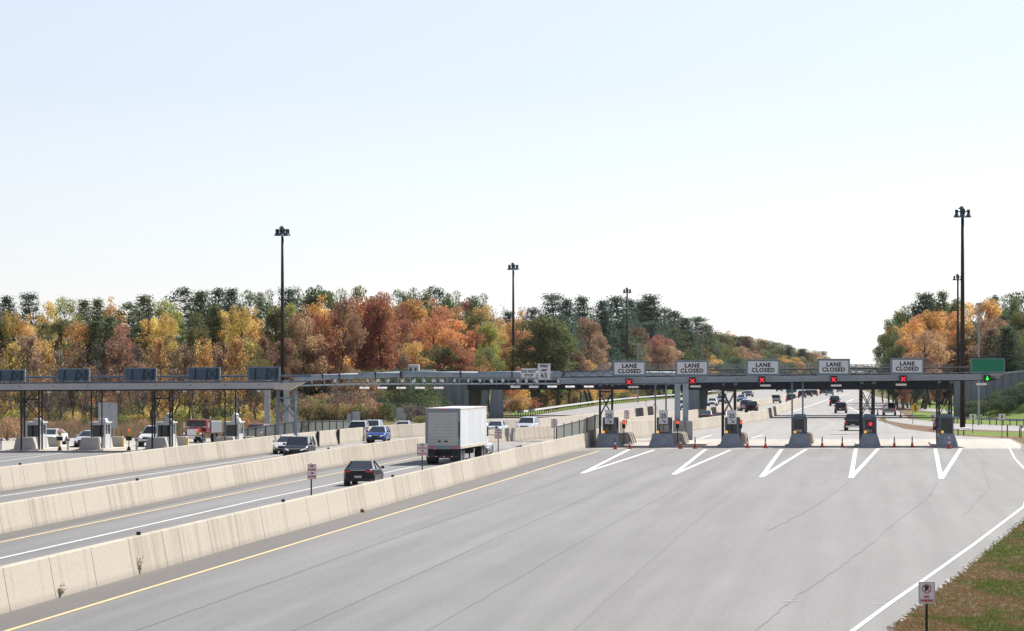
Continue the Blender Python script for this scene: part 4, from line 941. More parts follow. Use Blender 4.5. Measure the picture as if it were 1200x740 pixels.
# diamond back and merge sign
def diamond(px, py, half, D, label, m_, zf=0, posts=True, name='warning_sign'):
    r = half*D/F; z_ = Z(py, D); t = thing(name, label, 'sign', (X(px, D), D, zf))
    p = MB().loft([[(0, y, z_-r), (r, y, z_), (0, y, z_+r), (-r, y, z_)] for y in (0, .03)]).build('panel', M[m_], t)
    for s in (-.45, .45): MB().box(s*r-.04, s*r+.04, .04, .1, 0, z_-.1 if m_ == 'yellow' else z_).build('post', M['steel'], t); return t, p, r, z_
t, p, r, z_ = diamond(1072.5, 478.3, 6.2, 430, 'yellow diamond merge sign on two posts', 'yellow')
ar = MB().box(-.06, .06, -.012, -.003, z_-.4, z_+.2); ar.quad((0, -.012, z_+.45), (-.17, -.012, z_+.18), (.17, -.012, z_+.18)).quad((.07, -.012, z_-.2), (.07, -.012, z_), (.22, -.012, z_-.22), (.22, -.012, z_-.38)).build('merge_arrow', M['letter'], p)
diamond(340, 489, 10, 345, 'pale diamond sign back beside the last left lattice column', 'lightconc')
for px, y0, y1, py, w, lab in ((1140, 485.3, 491.5, 508, .8, 'small white sign just right of the nearest right mast'), (1174.2, 485.2, 492, 514, .75, 'small white sign on a thin post near the right edge kerb'), (1098.3, 483.3, 489, 500, .8, 'small white sign left of the rightmost toll booth'),
                               (1063, 460.5, 464.5, 474, .9, 'small far white sign up the ramp verge'), (1075.5, 465.3, 470, 478, .9, 'small white sign just above the yellow diamond'), (1196.8, 498.5, 502, 514, .5, 'tiny white marker at the right edge of the picture')):
    x, D = g(px, py); t = thing('road_sign', lab, 'sign', (x, D, 0)); zt_ = Z(y0, D); zb_ = Z(y1, D)
    MB().box(-w/2*.9, w/2*.9, -.02, .02, zb_, zt_).build('panel', M['signwhite'], t); MB().box(-.035, .035, .03, .08, 0, zt_-.05).build('post', M['dsteel'], t)
    MB().box(-.08, .08, -.028, -.021, zb_+(zt_-zb_)*.2, zb_+(zt_-zb_)*.8).build('symbol', M['redletter'], t)
x, D = g(1037.2, 497); t = thing('road_sign', 'square red and white sign left of the silver pickup', 'sign', (x, D, 0)); zt_ = Z(472, D); zb_ = Z(479, D)
MB().box(-.35, .35, -.02, .02, zb_, zt_).build('panel', M['signwhite'], t); MB().quad((-.3, -.026, zb_+.1), (-.2, -.026, zb_+.05), (.3, -.026, zt_-.1), (.2, -.026, zt_-.05)).box(-.3, .3, -.025, -.021, (zt_+zb_)/2-.06, (zt_+zb_)/2+.06).build('symbol', M['redletter'], t); MB().box(-.035, .035, .03, .08, 0, zt_-.05).build('post', M['steel'], t)
for px, py0, py, lab in ((1061+0, 0, 0, ''),):
    pass
x, D = g(757, 485); t = thing('marker_post', 'thin post with a small yellow plate beyond the first islands', 'marker', (x, D, 0)); MB().box(-.04, .04, 0, .06, 0, Z(468, D)).build('post', M['steel'], t); MB().box(-.12, .12, -.03, -.001, Z(470.5, D), Z(467.5, D)).build('plate', M['yellow'], t)
for px, py, l in ((1180.5, 512.5, 'left'), (1195, 513, 'right')):
    x, D = g(px, py); tag(MB().box(-.06, .06, -.05, .05, 0, 1.3).build('marker_stake', M['wood'], loc=(x, D, 0)), 'brown stake in the right verge by the kerb, %s of two' % l, 'stake', 'stakes in the right verge')
for px, py, l in ((1028.5, 487, 'left of the silver pickup'), (1055.5, 489, 'right of the silver pickup')):
    x, D = g(px, py); cone(x, D, 'faint orange drum-like cone far away, '+l, 0, 1.02, 'far cones')
#--SECTION3--

# ------------------------------------------------------------------ vehicles
PAINT = {}
def paint(c):
    if c not in PAINT:
        m = mat('car_paint', c, .3, .0, spec=.3); m.node_tree.nodes['Principled BSDF'].inputs['Coat Weight'].default_value = .15; PAINT[c] = m
    return PAINT[c]
KIND = {  # L, W, H, clearance, hood z, rear deck z, cabin: base rear, roof rear, roof front, base front (fraction from rear), wheel r
 'sedan': (4.8, 1.85, 1.45, .27, .93, 1.03, .10, .30, .56, .74, .33),
 'hatch': (4.2, 1.78, 1.52, .29, .98, 1.0, .01, .10, .56, .76, .32),
 'suv':   (4.7, 1.92, 1.72, .36, 1.08, 1.12, .01, .08, .58, .76, .37),
 'van':   (5.0, 1.98, 1.85, .26, 1.08, 1.12, .01, .05, .66, .84, .35),
 'jeep':  (4.4, 1.92, 1.88, .38, 1.15, 1.15, .02, .05, .62, .70, .42),
 'pickup':(5.6, 2.0, 1.86, .36, 1.15, 1.15, .36, .40, .62, .74, .40)}
def car(kind, col, px, py, toward, label, slope=.105, D=None, cat='car', lights=False):
    L_, W_, H_, cl_, hz, dz, c0, c1, c2, c3, wr = KIND[kind]
    if D is None: x, D = g(px, py, .02)
    else: x = X(px, D)
    a = math.atan(slope); dx, dy = math.sin(a), math.cos(a)
    cx, cy = x+dx*L_/2, D+dy*L_/2
    t = thing({'sedan': 'sedan_car', 'hatch': 'hatchback_car', 'suv': 'suv_car', 'van': 'minivan', 'jeep': 'off_road_car', 'pickup': 'pickup_truck'}[kind], label, cat, (cx, cy, .022), -a+(math.pi if toward else 0), 'cars on the motorway')
    P = paint(col); h = W_/2; y0 = -L_/2
    def ring(y, w, zb, zt, sh=.08):
        return [(-w*.90, y, zb), (-w*.99, y, zb+.1), (-w, y, (zb+zt)/2), (-w*.97, y, zt-sh), (-w*.90, y, zt-.015), (-w*.5, y, zt), (w*.5, y, zt), (w*.90, y, zt-.015), (w*.97, y, zt-sh), (w, y, (zb+zt)/2), (w*.99, y, zb+.1), (w*.90, y, zb)]
    rw_ = .93 if kind in ('van', 'suv', 'jeep', 'pickup') else .86
    st_ = [(0, h*(rw_-.04), cl_+.12, dz-.25 if kind in ('suv', 'van', 'hatch') else dz-.1), (.015, h*rw_, cl_+.05, dz-.06), (.06, h*.97, cl_, dz), (.3, h, cl_-.02, dz-.02), (c3-.02, h, cl_-.02, hz+.02), (c3+.06, h*.985, cl_-.02, hz-.02), (.9, h*.95, cl_, hz-.13), (.965, h*.86, cl_+.03, hz-.26), (1, h*.74, cl_+.1, hz-.42)]
    MB().loft([ring(y0+f*L_, w, zb, zt_) for f, w, zb, zt_ in st_]).build('body', P, t, smooth=False, bevel=.02)
    if kind == 'pickup':
        MB().box(-h*.84, h*.84, y0+.12, y0+c0*L_-.05, dz-.005, dz+.003).build('bed_floor', M['plastic'], t)
    # greenhouse
    wb, wr_ = h*.90, h*.66 if kind in ('sedan', 'hatch') else h*.73
    zr = H_-.05
    def cr(y, z, w): return (y, z, w)
    A = y0+c0*L_; B = y0+c1*L_; Cc = y0+c2*L_; Dd = y0+c3*L_; zl = min(hz, dz)-.03
    gl = MB().loft([[(-wb, A, zl), (wb, A, zl), (wr_, B, zr), (-wr_, B, zr)], [(-wb, (A+Cc)/2, zl), (wb, (A+Cc)/2, zl), (wr_, (B+Cc)/2, zr+.02), (-wr_, (B+Cc)/2, zr+.02)], [(-wb, Dd, zl), (wb, Dd, zl), (wr_*.97, Cc, zr), (-wr_*.97, Cc, zr)]])
    gl.build('windows', M['carglass'], t)
    rf = MB().loft([[(-wr_, B-.02, zr-.03), (wr_, B-.02, zr-.03), (wr_*.92, B+.06, zr+.03), (-wr_*.92, B+.06, zr+.03)], [(-wr_*1.02, (B+Cc)/2, zr+.0), (wr_*1.02, (B+Cc)/2, zr+.0), (wr_*.92, (B+Cc)/2, zr+.06), (-wr_*.92, (B+Cc)/2, zr+.06)], [(-wr_, Cc+.04, zr-.03), (wr_, Cc+.04, zr-.03), (wr_*.9, Cc-.04, zr+.03), (-wr_*.9, Cc-.04, zr+.03)]])
    rf.build('roof', P, t, bevel=.02)
    for s in (-1, 1):
        pl = MB(); pl.tube((s*wb, Dd, zl+.02), (s*wr_*.98, Cc, zr), .045, n=5); pl.tube((s*wb, A+.02, zl+.02), (s*wr_, B, zr), .07, n=5)
        m1 = A+(Dd-A)*.5; m2 = B+(Cc-B)*.5; pl.tube((s*wb, m1, zl+.05), (s*wr_, m2, zr), .04, n=5)
        if kind in ('suv', 'van', 'hatch'): pl.quad((s*(wb+.006), A+.05, zl+.05), (s*(wb+.006), A+.55, zl+.05), (s*(wr_+.015), B+.3, zr), (s*(wr_+.015), B, zr))
        pl.build('pillar', P, t)
    for s in (-1, 1):
        for f in (.18, .81):
            y = y0+f*L_; x1 = s*(h+.012); x0_ = s*(h-.2)
            MB().xcyl(s*(h-.3), s*(h+.004), y, wr+.02, wr*1.18, 20).build('wheel_arch', M['plastic'], t)
            w = MB().xcyl(x0_, x1, y, wr, wr, 20).build('wheel', M['rubber'], t); MB().xcyl(s*(h-.02), s*(h+.022), y, wr, wr*.64, 12).build('rim', M['rim'], w)
        mr = MB().cbox(s*(h+.08), Dd-.25, hz+.02, .2, .12, .15).build('mirror', P, t, bevel=.03)
    # ends
    yf = y0+L_; yr = y0
    for s in (-1, 1):
        MB().loft([[(s*h*.46, yf-.1, hz-.40), (s*h*.78, yf-.22, hz-.38), (s*h*.80, yf-.24, hz-.24), (s*h*.5, yf-.14, hz-.27)], [(s*h*.46, yf+.015, hz-.41), (s*h*.75, yf-.10, hz-.39), (s*h*.79, yf-.14, hz-.26), (s*h*.5, yf-.03, hz-.29)]]).build('headlight', M['head'], t)
        if kind in ('suv', 'van', 'jeep', 'pickup', 'hatch'): MB().box(s*h*.80-.09, s*h*.80+.09, yr-.015, yr+.12, dz-.42, dz-.1).build('taillight', M['tail'], t, bevel=.01)
        else: MB().box(s*h*.70-.17, s*h*.70+.17, yr-.012, yr+.12, dz-.22, dz-.14).build('taillight', M['tail'], t, bevel=.01)
    MB().box(-h*.42, h*.42, yf-.1, yf+.012, hz-.46, hz-.28).build('grille', M['plastic'], t); MB().box(-h*.44, h*.44, yf-.08, yf+.02, hz-.27, hz-.235).build('highlight_strip', M['chrome'], t)  # chrome strip added as a highlight across the front
    MB().box(-h*.72, h*.72, yf-.2, yf-.0, cl_+.02, cl_+.16).build('front_bumper', M['plastic'], t)
    MB().box(-h*.80, h*.80, yr-.02, yr+.1, cl_+.0, cl_+.2).build('rear_bumper', M['plastic'] if kind != 'pickup' else M['chrome'], t)
    MB().box(-.22, .22, yr-.028, yr-.02, cl_+.24 if kind != 'sedan' else cl_+.21, cl_+.38 if kind != 'sedan' else cl_+.34).build('number_plate', M['plate'], t)
    if kind in ('suv', 'van', 'hatch', 'jeep'):
        MB().quad((-h*.66, yr+.008 if c0 < .05 else A, dz-.02), (h*.66, yr+.008, dz-.02), (wr_*.84, B-.06, zr-.06), (-wr_*.84, B-.06, zr-.06)).build('rear_window', M['carglass'], t)
    if kind == 'sedan': MB().box(-h*.5, h*.5, yr-.018, yr+.06, dz-.12, dz-.09).build('highlight_strip', M['chrome'], t)  # chrome strip added for the line of light along the trunk lid
    if kind == 'jeep': MB().tube((0, yr-.2, .95), (0, yr-.02, .95), .36, n=16).build('spare_wheel', M['rubber'], t)
    return t
car('sedan', (.62, .64, .66), 331.5, 532.5, True, 'white sedan just behind the black suv, coming toward us')
car('suv', (.008, .01, .014), 345, 539, True, 'black suv coming toward us in the open road lane, left of the blue hatchback')
car('hatch', (.015, .06, .28), 440, 519.5, True, 'bright blue hatchback coming toward us behind the middle barrier')
car('sedan', (.006, .008, .012), 419.5, 569.8, False, 'black sedan driving away, nearest car to us, behind the nearest barrier')
car('pickup', (.75, .76, .78), 415.5, 0, True, 'white pickup beyond the farthest barrier, by the grey sign backs', D=331)
car('suv', (.45, .52, .6), 432.5, 0, True, 'silver suv behind the bright blue hatchback, beyond the farthest barrier', D=346)
car('sedan', (.75, .76, .78), 469, 0, True, 'white sedan beyond the farthest barrier, left of the big truck', D=357)
car('sedan', (.5, .58, .62), 577, 0, True, 'pale blue sedan just right of the big truck cab', .17, D=357)
car('suv', (.55, .6, .66), 614, 0, True, 'silver suv coming toward us beyond the middle barrier, below the gantry', .17, D=366)
car('sedan', (.02, .035, .05), 826, 0, False, 'dark blue car driving away by the foot of the overpass pier', .17, D=446)
car('sedan', (.09, .015, .03), 843.5, 0, False, 'dark red car driving away behind the third toll island columns', .17, D=428)
car('suv', (.5, .52, .55), 801, 481, True, 'grey suv coming toward us seen between the two grey pillars', .13)
car('sedan', (.5, .53, .58), 834, 476, True, 'silver car coming toward us right of the overpass pier', .13)
car('suv', (.2, .26, .32), 845, 473.4, True, 'blue-grey suv coming toward us left of the third lattice columns', .13)
car('van', (.7, .7, .7), 846, 463.3, True, 'small far white van behind the third lattice columns', .13)
car('sedan', (.05, .12, .35), 868.5, 471, True, 'blue car coming toward us just right of the third lattice columns', .13)
car('suv', (.3, .34, .4), 873.5, 462.5, True, 'far grey suv just above the dark car with yellow lights', .13)
car('sedan', (.02, .02, .025), 877.5, 465.3, True, 'dark car with yellow lights coming toward us, far away', .13)
car('van', (.5, .53, .58), 873.5, 481.8, False, 'silver minivan driving away just left of the black off-road car', .13)
car('jeep', (.015, .018, .02), 879.8, 484.4, False, 'black off-road car driving away beside the silver minivan', .13)
car('suv', (.5, .55, .62), 909, 472.8, False, 'white suv driving away between the two far barriers', .12)
car('pickup', (.03, .035, .045), 926.5, 472.8, False, 'dark pickup driving away near the end of the near barrier', .12)
car('suv', (.05, .06, .08), 939.5, 466.5, False, 'dark suv seen between the thin twin poles', .12)
car('suv', (.02, .022, .028), 947, 465.5, False, 'black suv just right of the thin twin poles', .12)
car('hatch', (.03, .035, .04), 954, 464.2, False, 'small black hatchback, rightmost of the three dark cars past the twin poles', .12)
car('van', (.06, .08, .1), 964.5, 462.4, False, 'far dark van driving away left of the blue pickup', .12)
car('pickup', (.1, .2, .3), 972, 463.8, False, 'far blue pickup driving away under the fourth lane closed sign', .12)
car('sedan', (.4, .45, .52), 984, 460, False, 'far silver car, small, right of the blue pickup', .12)
car('jeep', (.03, .04, .05), 978, 476, False, 'boxy dark off-road car driving away under the fourth red X', .12)
car('suv', (.05, .06, .075), 985, 484.5, False, 'dark grey suv driving away just left of the black pickup', .12)
car('pickup', (.015, .016, .018), 999.5, 505, False, 'black pickup driving away just left of the fifth toll island', .14)
car('pickup', (.42, .44, .46), 1042, 487, False, 'silver pickup driving away right of the fifth island columns', .12)
car('hatch', (.35, .37, .4), 1103.5, 504, False, 'pale car on the ramp mostly hidden behind the rightmost toll booth', .1)
car('suv', (.05, .06, .07), 913, 459, True, 'tiny dark suv coming toward us near the horizon', .12)
car('pickup', (.72, .74, .76), 172, 524, True, 'white pickup waiting at the left plaza behind the third booth', .2, cat='car')
car('sedan', (.5, .54, .58), 96, 524.5, True, 'silver sedan with dark front half hidden by the second left booth', .2)
car('sedan', (.72, .74, .76), 50, 522, True, 'white car behind the crash blocks of the leftmost island', .2)
car('suv', (.22, .025, .03), 294, 519, True, 'dark red suv behind the mesh screen, left of the steel column', .2)
x, D = g(761, 485)
t = thing('trailer_cart', 'small white road trailer parked beyond the first two islands', 'trailer', (x, D, .02), .5)
MB().loft([[(-.9, -.4, .45), (.9, -.4, .45), (.9, .4, .45), (-.9, .4, .45)], [(-1, -.45, .8), (1, -.45, .8), (1, .45, .8), (-1, .45, .8)]]).build('body', M['dwhite'], t, bevel=.03)
for s in (-1, 1): MB().xcyl(s*.85, s*1.02, 0, .3, .3).build('wheel', M['rubber'], t)
MB().box(.85, 1.0, -.1, .1, .8, 1.5).build('rear_board', M['tail'], t)

# big semi truck, seen from behind
x, D = g(519, 544.3, .02); a = math.atan(.128); L_ = 14.2; dx, dy = math.sin(a), math.cos(a)
t = thing('semi_truck', 'big white semi truck with boxy trailer driving away behind the barrier', 'truck', (x, D, .022), -a)
tw = 1.29
MB().box(-tw, tw, .05, L_, 1.15, 4.05).build('trailer_box', M['trailerside'], t, bevel=.03)
rf = MB().box(-tw+.02, tw-.02, .1, L_-.05, 4.052, 4.08).build('trailer_roof', M['dwhite'], t)
fr = MB().box(-tw, -tw+.17, -.04, .045, 1.1, 4.07).box(tw-.17, tw, -.04, .045, 1.1, 4.07).box(-tw+.171, tw-.171, -.04, .045, 3.78, 4.07).box(-tw+.171, tw-.171, -.04, .045, 1.1, 1.36).build('rear_frame', M['cargo'], t)
dm = MB()
for k in range(11): dm.box(-tw+.175, tw-.175, -.005+.012*(k % 2)*0, .04, 1.365+k*.2195, 1.365+(k+1)*.2195-.008)
d_ = dm.build('roll_door', M['door'], t); MB().box(-tw+.175, tw-.175, .02, .043, 1.365, 3.775).build('door_seam', M['seam'], d_); MB().box(-.35, -.15, -.03, -.008, 1.6, 1.72).box(.1, .35, -.03, -.008, 1.6, 1.72).build('handle', M['dsteel'], d_)
MB().box(tw-.13, tw-.05, -.06, -.042, 2.0, 3.1).build('hinge_bar', M['black'], t)
rb = MB()
for k in range(28): rb.box(tw+.002, tw+.008, .35+k*.5, .39+k*.5, 1.35, 3.95).box(-tw-.014, -tw-.002, .35+k*.5, .39+k*.5, 1.35, 3.95)
rb.build('side_rib', M['trailerside'], t)
MB().box(tw+.002, tw+.02, .06, L_, 1.12, 1.3).box(-tw-.02, -tw-.002, .06, L_, 1.12, 1.3).box(tw+.002, tw+.02, .06, L_, 3.96, 4.06).build('side_rail', M['lightconc'], t)
for z_, xs in ((1.2, (-.97, -.78, .78, .97)), (3.98, (-1.1, -.3, 0, .3, 1.1))):
    for x_ in xs: MB().tube((x_, -.07, z_), (x_, -.042, z_), .075 if z_ < 2 else .045, n=10).build('rear_lamp', M['tail'], t)
MB().box(-1.15, 1.15, -.03, .07, .5, .62).box(-.75, -.65, .0, .08, .621, 1.1).box(.65, .75, 0, .08, .621, 1.1).build('underride_guard', M['dsteel'], t)
for k in range(8): MB().box(-1.15+k*.29, -1.0+k*.29, -.036, -.031, .53, .59).build('reflective_tape', M['redletter'] if k % 2 else M['dwhite'], t)
for s in (-1, 1): MB().box(s*.95-.3, s*.95+.3, .25, .27, .25, 1.1).build('mud_flap', M['plastic'], t)
MB().box(-.5, .5, .1, L_-.5, .95, 1.145).box(-.66, .66, .6, 2.6, .42, 1.1).box(-.3, .3, L_-3, L_, .5, .949).build('chassis', M['plastic'], t)
for y in (.95, 2.2):
    for s in (-1, 1):
        w = MB().xcyl(s*.68, s*1.25, y, .5, .5).build('wheel', M['rubber'], t); MB().xcyl(s*1.2, s*1.26, y, .5, .28).build('rim', M['rim'], w)
for y in (L_-1.9, L_-.6):
    for s in (-1, 1):
        w = MB().xcyl(s*.68, s*1.22, y, .5, .5).build('wheel', M['rubber'], t); MB().xcyl(s*1.2, s*1.23, y, .5, .28).build('rim', M['rim'], w)
for s in (-1, 1): MB().box(s*.55-.05, s*.55+.05, L_-4.3, L_-4.2, .2, 1.1).build('landing_leg', M['dsteel'], t)
for y, m_ in ((.5, 'redlamp'), (L_*.45, 'amber'), (L_*.55, 'amber')): MB().box(tw+.021, tw+.04, y, y+.2, 1.15, 1.25).build('side_marker', M[m_], t)
yb = L_+.5
MB().box(-1.1, 1.1, yb, yb+2.0, .9, 2.75).build('cab', M['trailerside'], t, bevel=.12)
MB().loft([[(-1.0, yb+2.0, .75), (1.0, yb+2.0, .75), (1.0, yb+2.0, 1.75), (-1.0, yb+2.0, 1.75)], [(-.85, yb+3.6, .75), (.85, yb+3.6, .75), (.8, yb+3.5, 1.45), (-.8, yb+3.5, 1.45)]]).build('hood', M['trailerside'], t, bevel=.08)
MB().box(1.102, 1.12, yb+1.0, yb+1.8, 1.75, 2.5).box(-1.12, -1.102, yb+1.0, yb+1.8, 1.75, 2.5).box(-.9, .9, yb+2.003, yb+2.02, 1.8, 2.5).build('window', M['glass'], t)
for s in (-1, 1):
    w = MB().xcyl(s*.95, s*1.28, yb+2.75, .5, .5).build('wheel', M['rubber'], t); MB().xcyl(s*1.25, s*1.3, yb+2.75, .5, .3).build('rim', M['rim'], w)
    MB().loft([[(s*.98, yb+2.75+math.cos(t_)*.62, .5+math.sin(t_)*.62), (s*1.32, yb+2.75+math.cos(t_)*.62, .5+math.sin(t_)*.62), (s*1.32, yb+2.75+math.cos(t_)*.68, .5+math.sin(t_)*.68), (s*.98, yb+2.75+math.cos(t_)*.68, .5+math.sin(t_)*.68)] for t_ in [k*math.pi/8 for k in range(9)]]).build('fender', M['trailerside'], t)
    MB().tube((s*1.1, yb+1.6, 1.9), (s*1.75, yb+1.8, 1.75), .03, n=5).tube((s*1.1, yb+1.6, 2.35), (s*1.75, yb+1.8, 2.4), .03, n=5).build('mirror_arm', M['black'], t)
    MB().box(s*1.75-.09, s*1.75+.09, yb+1.7, yb+1.85, 1.7, 2.5).build('mirror', M['black'], t, bevel=.03)
    MB().tube((s*1.0, yb-.3, .7), (s*1.0, yb-.3, 2.9), .08, n=8).build('exhaust_stack', M['chrome'], t)
    MB().tube((s*1.0, yb+.3, .62), (s*1.0, yb+1.7, .62), .3, n=14).build('fuel_tank', M['chrome'], t)

# teal box truck far away
x, D = g(927, 465.5)
t = thing('box_truck', 'far teal and dark box truck driving away beyond the overpass', 'truck', (x, D, .02), -.12)
MB().box(-1.25, 1.25, 0, 6, 1.0, 3.1).build('cargo_box', mat('teal_box', (.05, .16, .2), .5), t, bevel=.04); MB().box(-1.1, 1.1, 6.2, 8, .5, 2.4).build('cab', M['dwhite'], t, bevel=.1)
for y in (1.2, 7): 
    for s in (-1, 1): MB().xcyl(s*.8, s*1.15, y, .48, .46).build('wheel', M['rubber'], t)
MB().box(-1.2, 1.2, -.05, .3, .55, .75).build('bumper', M['dsteel'], t); MB().box(-1.1, -.9, -.03, -.002, 1.05, 1.25).box(.9, 1.1, -.03, -.002, 1.05, 1.25).build('taillight', M['tail'], t)
# white truck on the bridge approach
x = X(485, 492); t = thing('box_truck', 'white truck crossing on the bridge approach above the gantry', 'truck', (x, 492, 4.35))
MB().box(-.85, .75, 0, 2.0, 1.3, 3.2).build('cab', M['trailerside'], t, bevel=.12); MB().box(-.6, -.3, -.02, -.002, 2.0, 2.8).box(.1, .4, -.02, -.002, 2.0, 2.8).build('window', M['glass'], t); MB().box(.8, 3.1, 0, 2.1, 1.3, 2.45).build('load', M['trailerside'], t, bevel=.05)
for x_ in (-.3, 1.4, 2.5): w = MB().tube((x_, -.02, 1.7), (x_, .3, 1.7), .0001, n=6)
# red truck on the left plaza
x, D = X(229, 320), 320
t = thing('dump_truck', 'red and white dump truck facing us on the left plaza', 'truck', (x, D, .02), math.pi-.2)
rm = mat('red_truck_paint', (.2, .015, .02), .35)
MB().box(-.95, .95, -1.8, -.3, 1.0, 2.15).build('cab', rm, t, bevel=.08); MB().loft([[(-.7, -.3, .7), (.7, -.3, .7), (.7, -.3, 1.5), (-.7, -.3, 1.5)], [(-.62, 1.0, .7), (.62, 1.0, .7), (.58, .95, 1.4), (-.58, .95, 1.4)]]).build('hood', rm, t, bevel=.05)
MB().box(-.8, .8, -.298, -.28, 1.55, 2.03).build('windscreen', M['glass'], t); MB().box(-.5, .5, 1.001, 1.03, .72, 1.32).build('grille', M['chrome'], t); MB().box(-.95, .95, .95, 1.15, .4, .68).build('bumper', M['chrome'], t)
MB().box(-.99, .99, -.29, -.26, 1.42, 1.53).build('white_band', M['dwhite'], t); MB().box(-1.0, 1.0, -5.5, -1.9, .9, 2.0).build('dump_body', M['cargo'], t, bevel=.04)
for s in (-1, 1):
    MB().box(s*.8-.16, s*.8+.16, .3, .95, .75, 1.05).build('fender', rm, t, bevel=.04); MB().box(s*.8-.1, s*.8+.1, .951, .98, .8, .98).build('headlight', M['head'], t)
    for y in (.45, -3.0, -4.2): MB().xcyl(s*.7, s*1.0, y, .42, .42).build('wheel', M['rubber'], t)
    MB().tube((s*.6, -.6, 2.15), (s*.6, -.6, 2.3), .07, n=8).build('roof_lamp', M['dwhite'], t); MB().tube((s*.95, -1.85, 1), (s*.95, -1.85, 2.5), .06, n=8).build('exhaust_stack', M['chrome'], t); MB().cbox(s*1.2, -.4, 1.4, .12, .1, .5).build('mirror', M['chrome'], t)
#--SECTION4--

# ------------------------------------------------------------------ vegetation
M['leaf'] = leafmat('tree_leaves', None, .48)
def leafmesh(pts, name, seed, size):
    """pts: (position, outward, clumpvalue); small bent leaf sprays, two per point"""
    q = random.Random(seed); vs = []; fs = []; cs = []
    for p, n, cv in pts:
        for _ in range(1):
            r = Vector((q.gauss(0, 1), q.gauss(0, 1), q.gauss(0, 1)))+n*1.1
            if r.length < .01: continue
            r.normalize(); u = r.orthogonal().normalized(); w = r.cross(u); a = q.uniform(0, 6.28); u, w = u*math.cos(a)+w*math.sin(a), w*math.cos(a)-u*math.sin(a)
            s = size*q.uniform(.6, 1.35); i = len(vs)
            vs += [p-u*s*.6, p+w*s*.33, p+u*s*.6+r*s*.1, p-w*s*.33]; fs.append((i, i+1, i+2, i+3))
            cs.append((min(1, max(0, .5+q.gauss(0, .2)+(cv-.5)*.5)), min(1, max(0, cv*.6+q.random()*.4)), 0, 1))
    me = bpy.data.meshes.new(name); me.from_pydata([tuple(v) for v in vs], [], fs); me.update()
    at = me.attributes.new('leafvar', 'FLOAT_COLOR', 'FACE'); at.data.foreach_set('color', [c for k in cs for c in k]); me.materials.append(M['leaf'])
    return me
def meshof(mb, name, m):
    me = bpy.data.meshes.new(name); me.from_pydata(mb.v, [], mb.f); me.update(); me.materials.append(m); return me
def limb(mb, a, b, r0, r1, q, k=3):
    pts = [Vector(a).lerp(Vector(b), i/k)+(Vector((q.gauss(0, 1), q.gauss(0, 1), q.gauss(0, .5)))*((Vector(b)-Vector(a)).length*.05) if 0 < i < k else Vector()) for i in range(k+1)]
    for i in range(k): mb.tube(pts[i], pts[i+1], r0+(r1-r0)*i/k, r0+(r1-r0)*(i+1)/k, 5, False)
    return pts
def deciduous(seed, H=14, rx=4.3, z0=.22, n=54, per=215, size=.215, fill=.75):
    q = random.Random(seed); tr = MB(); P = []
    top = Vector((q.uniform(-.4, .4), q.uniform(-.4, .4), H*.72)); limb(tr, (0, 0, 0), top, .24, .07, q, 4)
    cz = H*(z0+1)/2; hz_ = H*(1-z0)/2
    for i in range(n):
        while True:
            v = Vector((q.uniform(-1, 1), q.uniform(-1, 1), q.uniform(-1, 1)))
            if .35 < v.length < 1: break
        wd = (1-.35*max(0, v.z))*(1-.25*max(0, -v.z))
        c = Vector((v.x*rx*wd*.86, v.y*rx*wd*.86, cz+v.z*hz_*.88)); rr = rx*q.uniform(.16, .32); cv = q.random()
        if i % 3 == 0: s = Vector((0, 0, max(H*.15, min(top.z, c.z-1.5)))); limb(tr, s, c, .07, .02, q, 2)
        for _ in range(int(per*(rr/rx/.27)**2)):
            d = Vector((q.gauss(0, 1), q.gauss(0, 1), q.gauss(0, 1)+.25)).normalized(); f = fill+(1-fill)*q.random() if q.random() < .7 else q.random()
            p = c+Vector((d.x*rr, d.y*rr, d.z*rr*.75))*f*q.uniform(.85, 1.15)
            P.append((p, d, cv))
    return meshof(tr, 'trunk', M['bark']), leafmesh(P, 'crown', seed, size)
def pine(seed, H=18, rx=3.4, z0=.2, size=.225, lay=18):
    q = random.Random(seed); tr = MB(); P = []
    limb(tr, (0, 0, 0), (q.uniform(-.3, .3), 0, H*.97), .26, .05, q, 5)
    for k in range(lay):
        f = z0+(1-z0)*(k+.3)/lay; z = H*f; R_ = rx*(1-((f-z0)/(1-z0))**2.2*.8)*q.uniform(.7, 1.15)*(1 if f > z0+.1 else .7)
        nb = q.randint(5, 8); a0 = q.uniform(0, 6.28)
        for j in range(nb):
            a = a0+j*6.283/nb+q.uniform(-.3, .3); Rj = R_*q.uniform(.6, 1.15); rise = q.uniform(.05, .3)
            e = Vector((math.cos(a)*Rj, math.sin(a)*Rj, z+Rj*rise)); limb(tr, (0, 0, z), e, .05, .015, q, 1); cv = q.random()
            for _ in range(int(110*Rj/rx)+35):
                t_ = q.uniform(.25, 1.05); w = .35+.5*t_*(1.1-t_)*rx*.3
                p = Vector((0, 0, z)).lerp(e, t_)+Vector((q.gauss(0, w*.62), q.gauss(0, w*.62), q.gauss(.05, .33))); P.append((p, Vector((math.cos(a)*.3, math.sin(a)*.3, .8)), cv))
    for _ in range(60): P.append((Vector((q.gauss(0, .2), q.gauss(0, .2), H*q.uniform(.93, 1.01))), Vector((0, 0, 1)), .6))
    return meshof(tr, 'trunk', M['bark']), leafmesh(P, 'crown', seed, size)
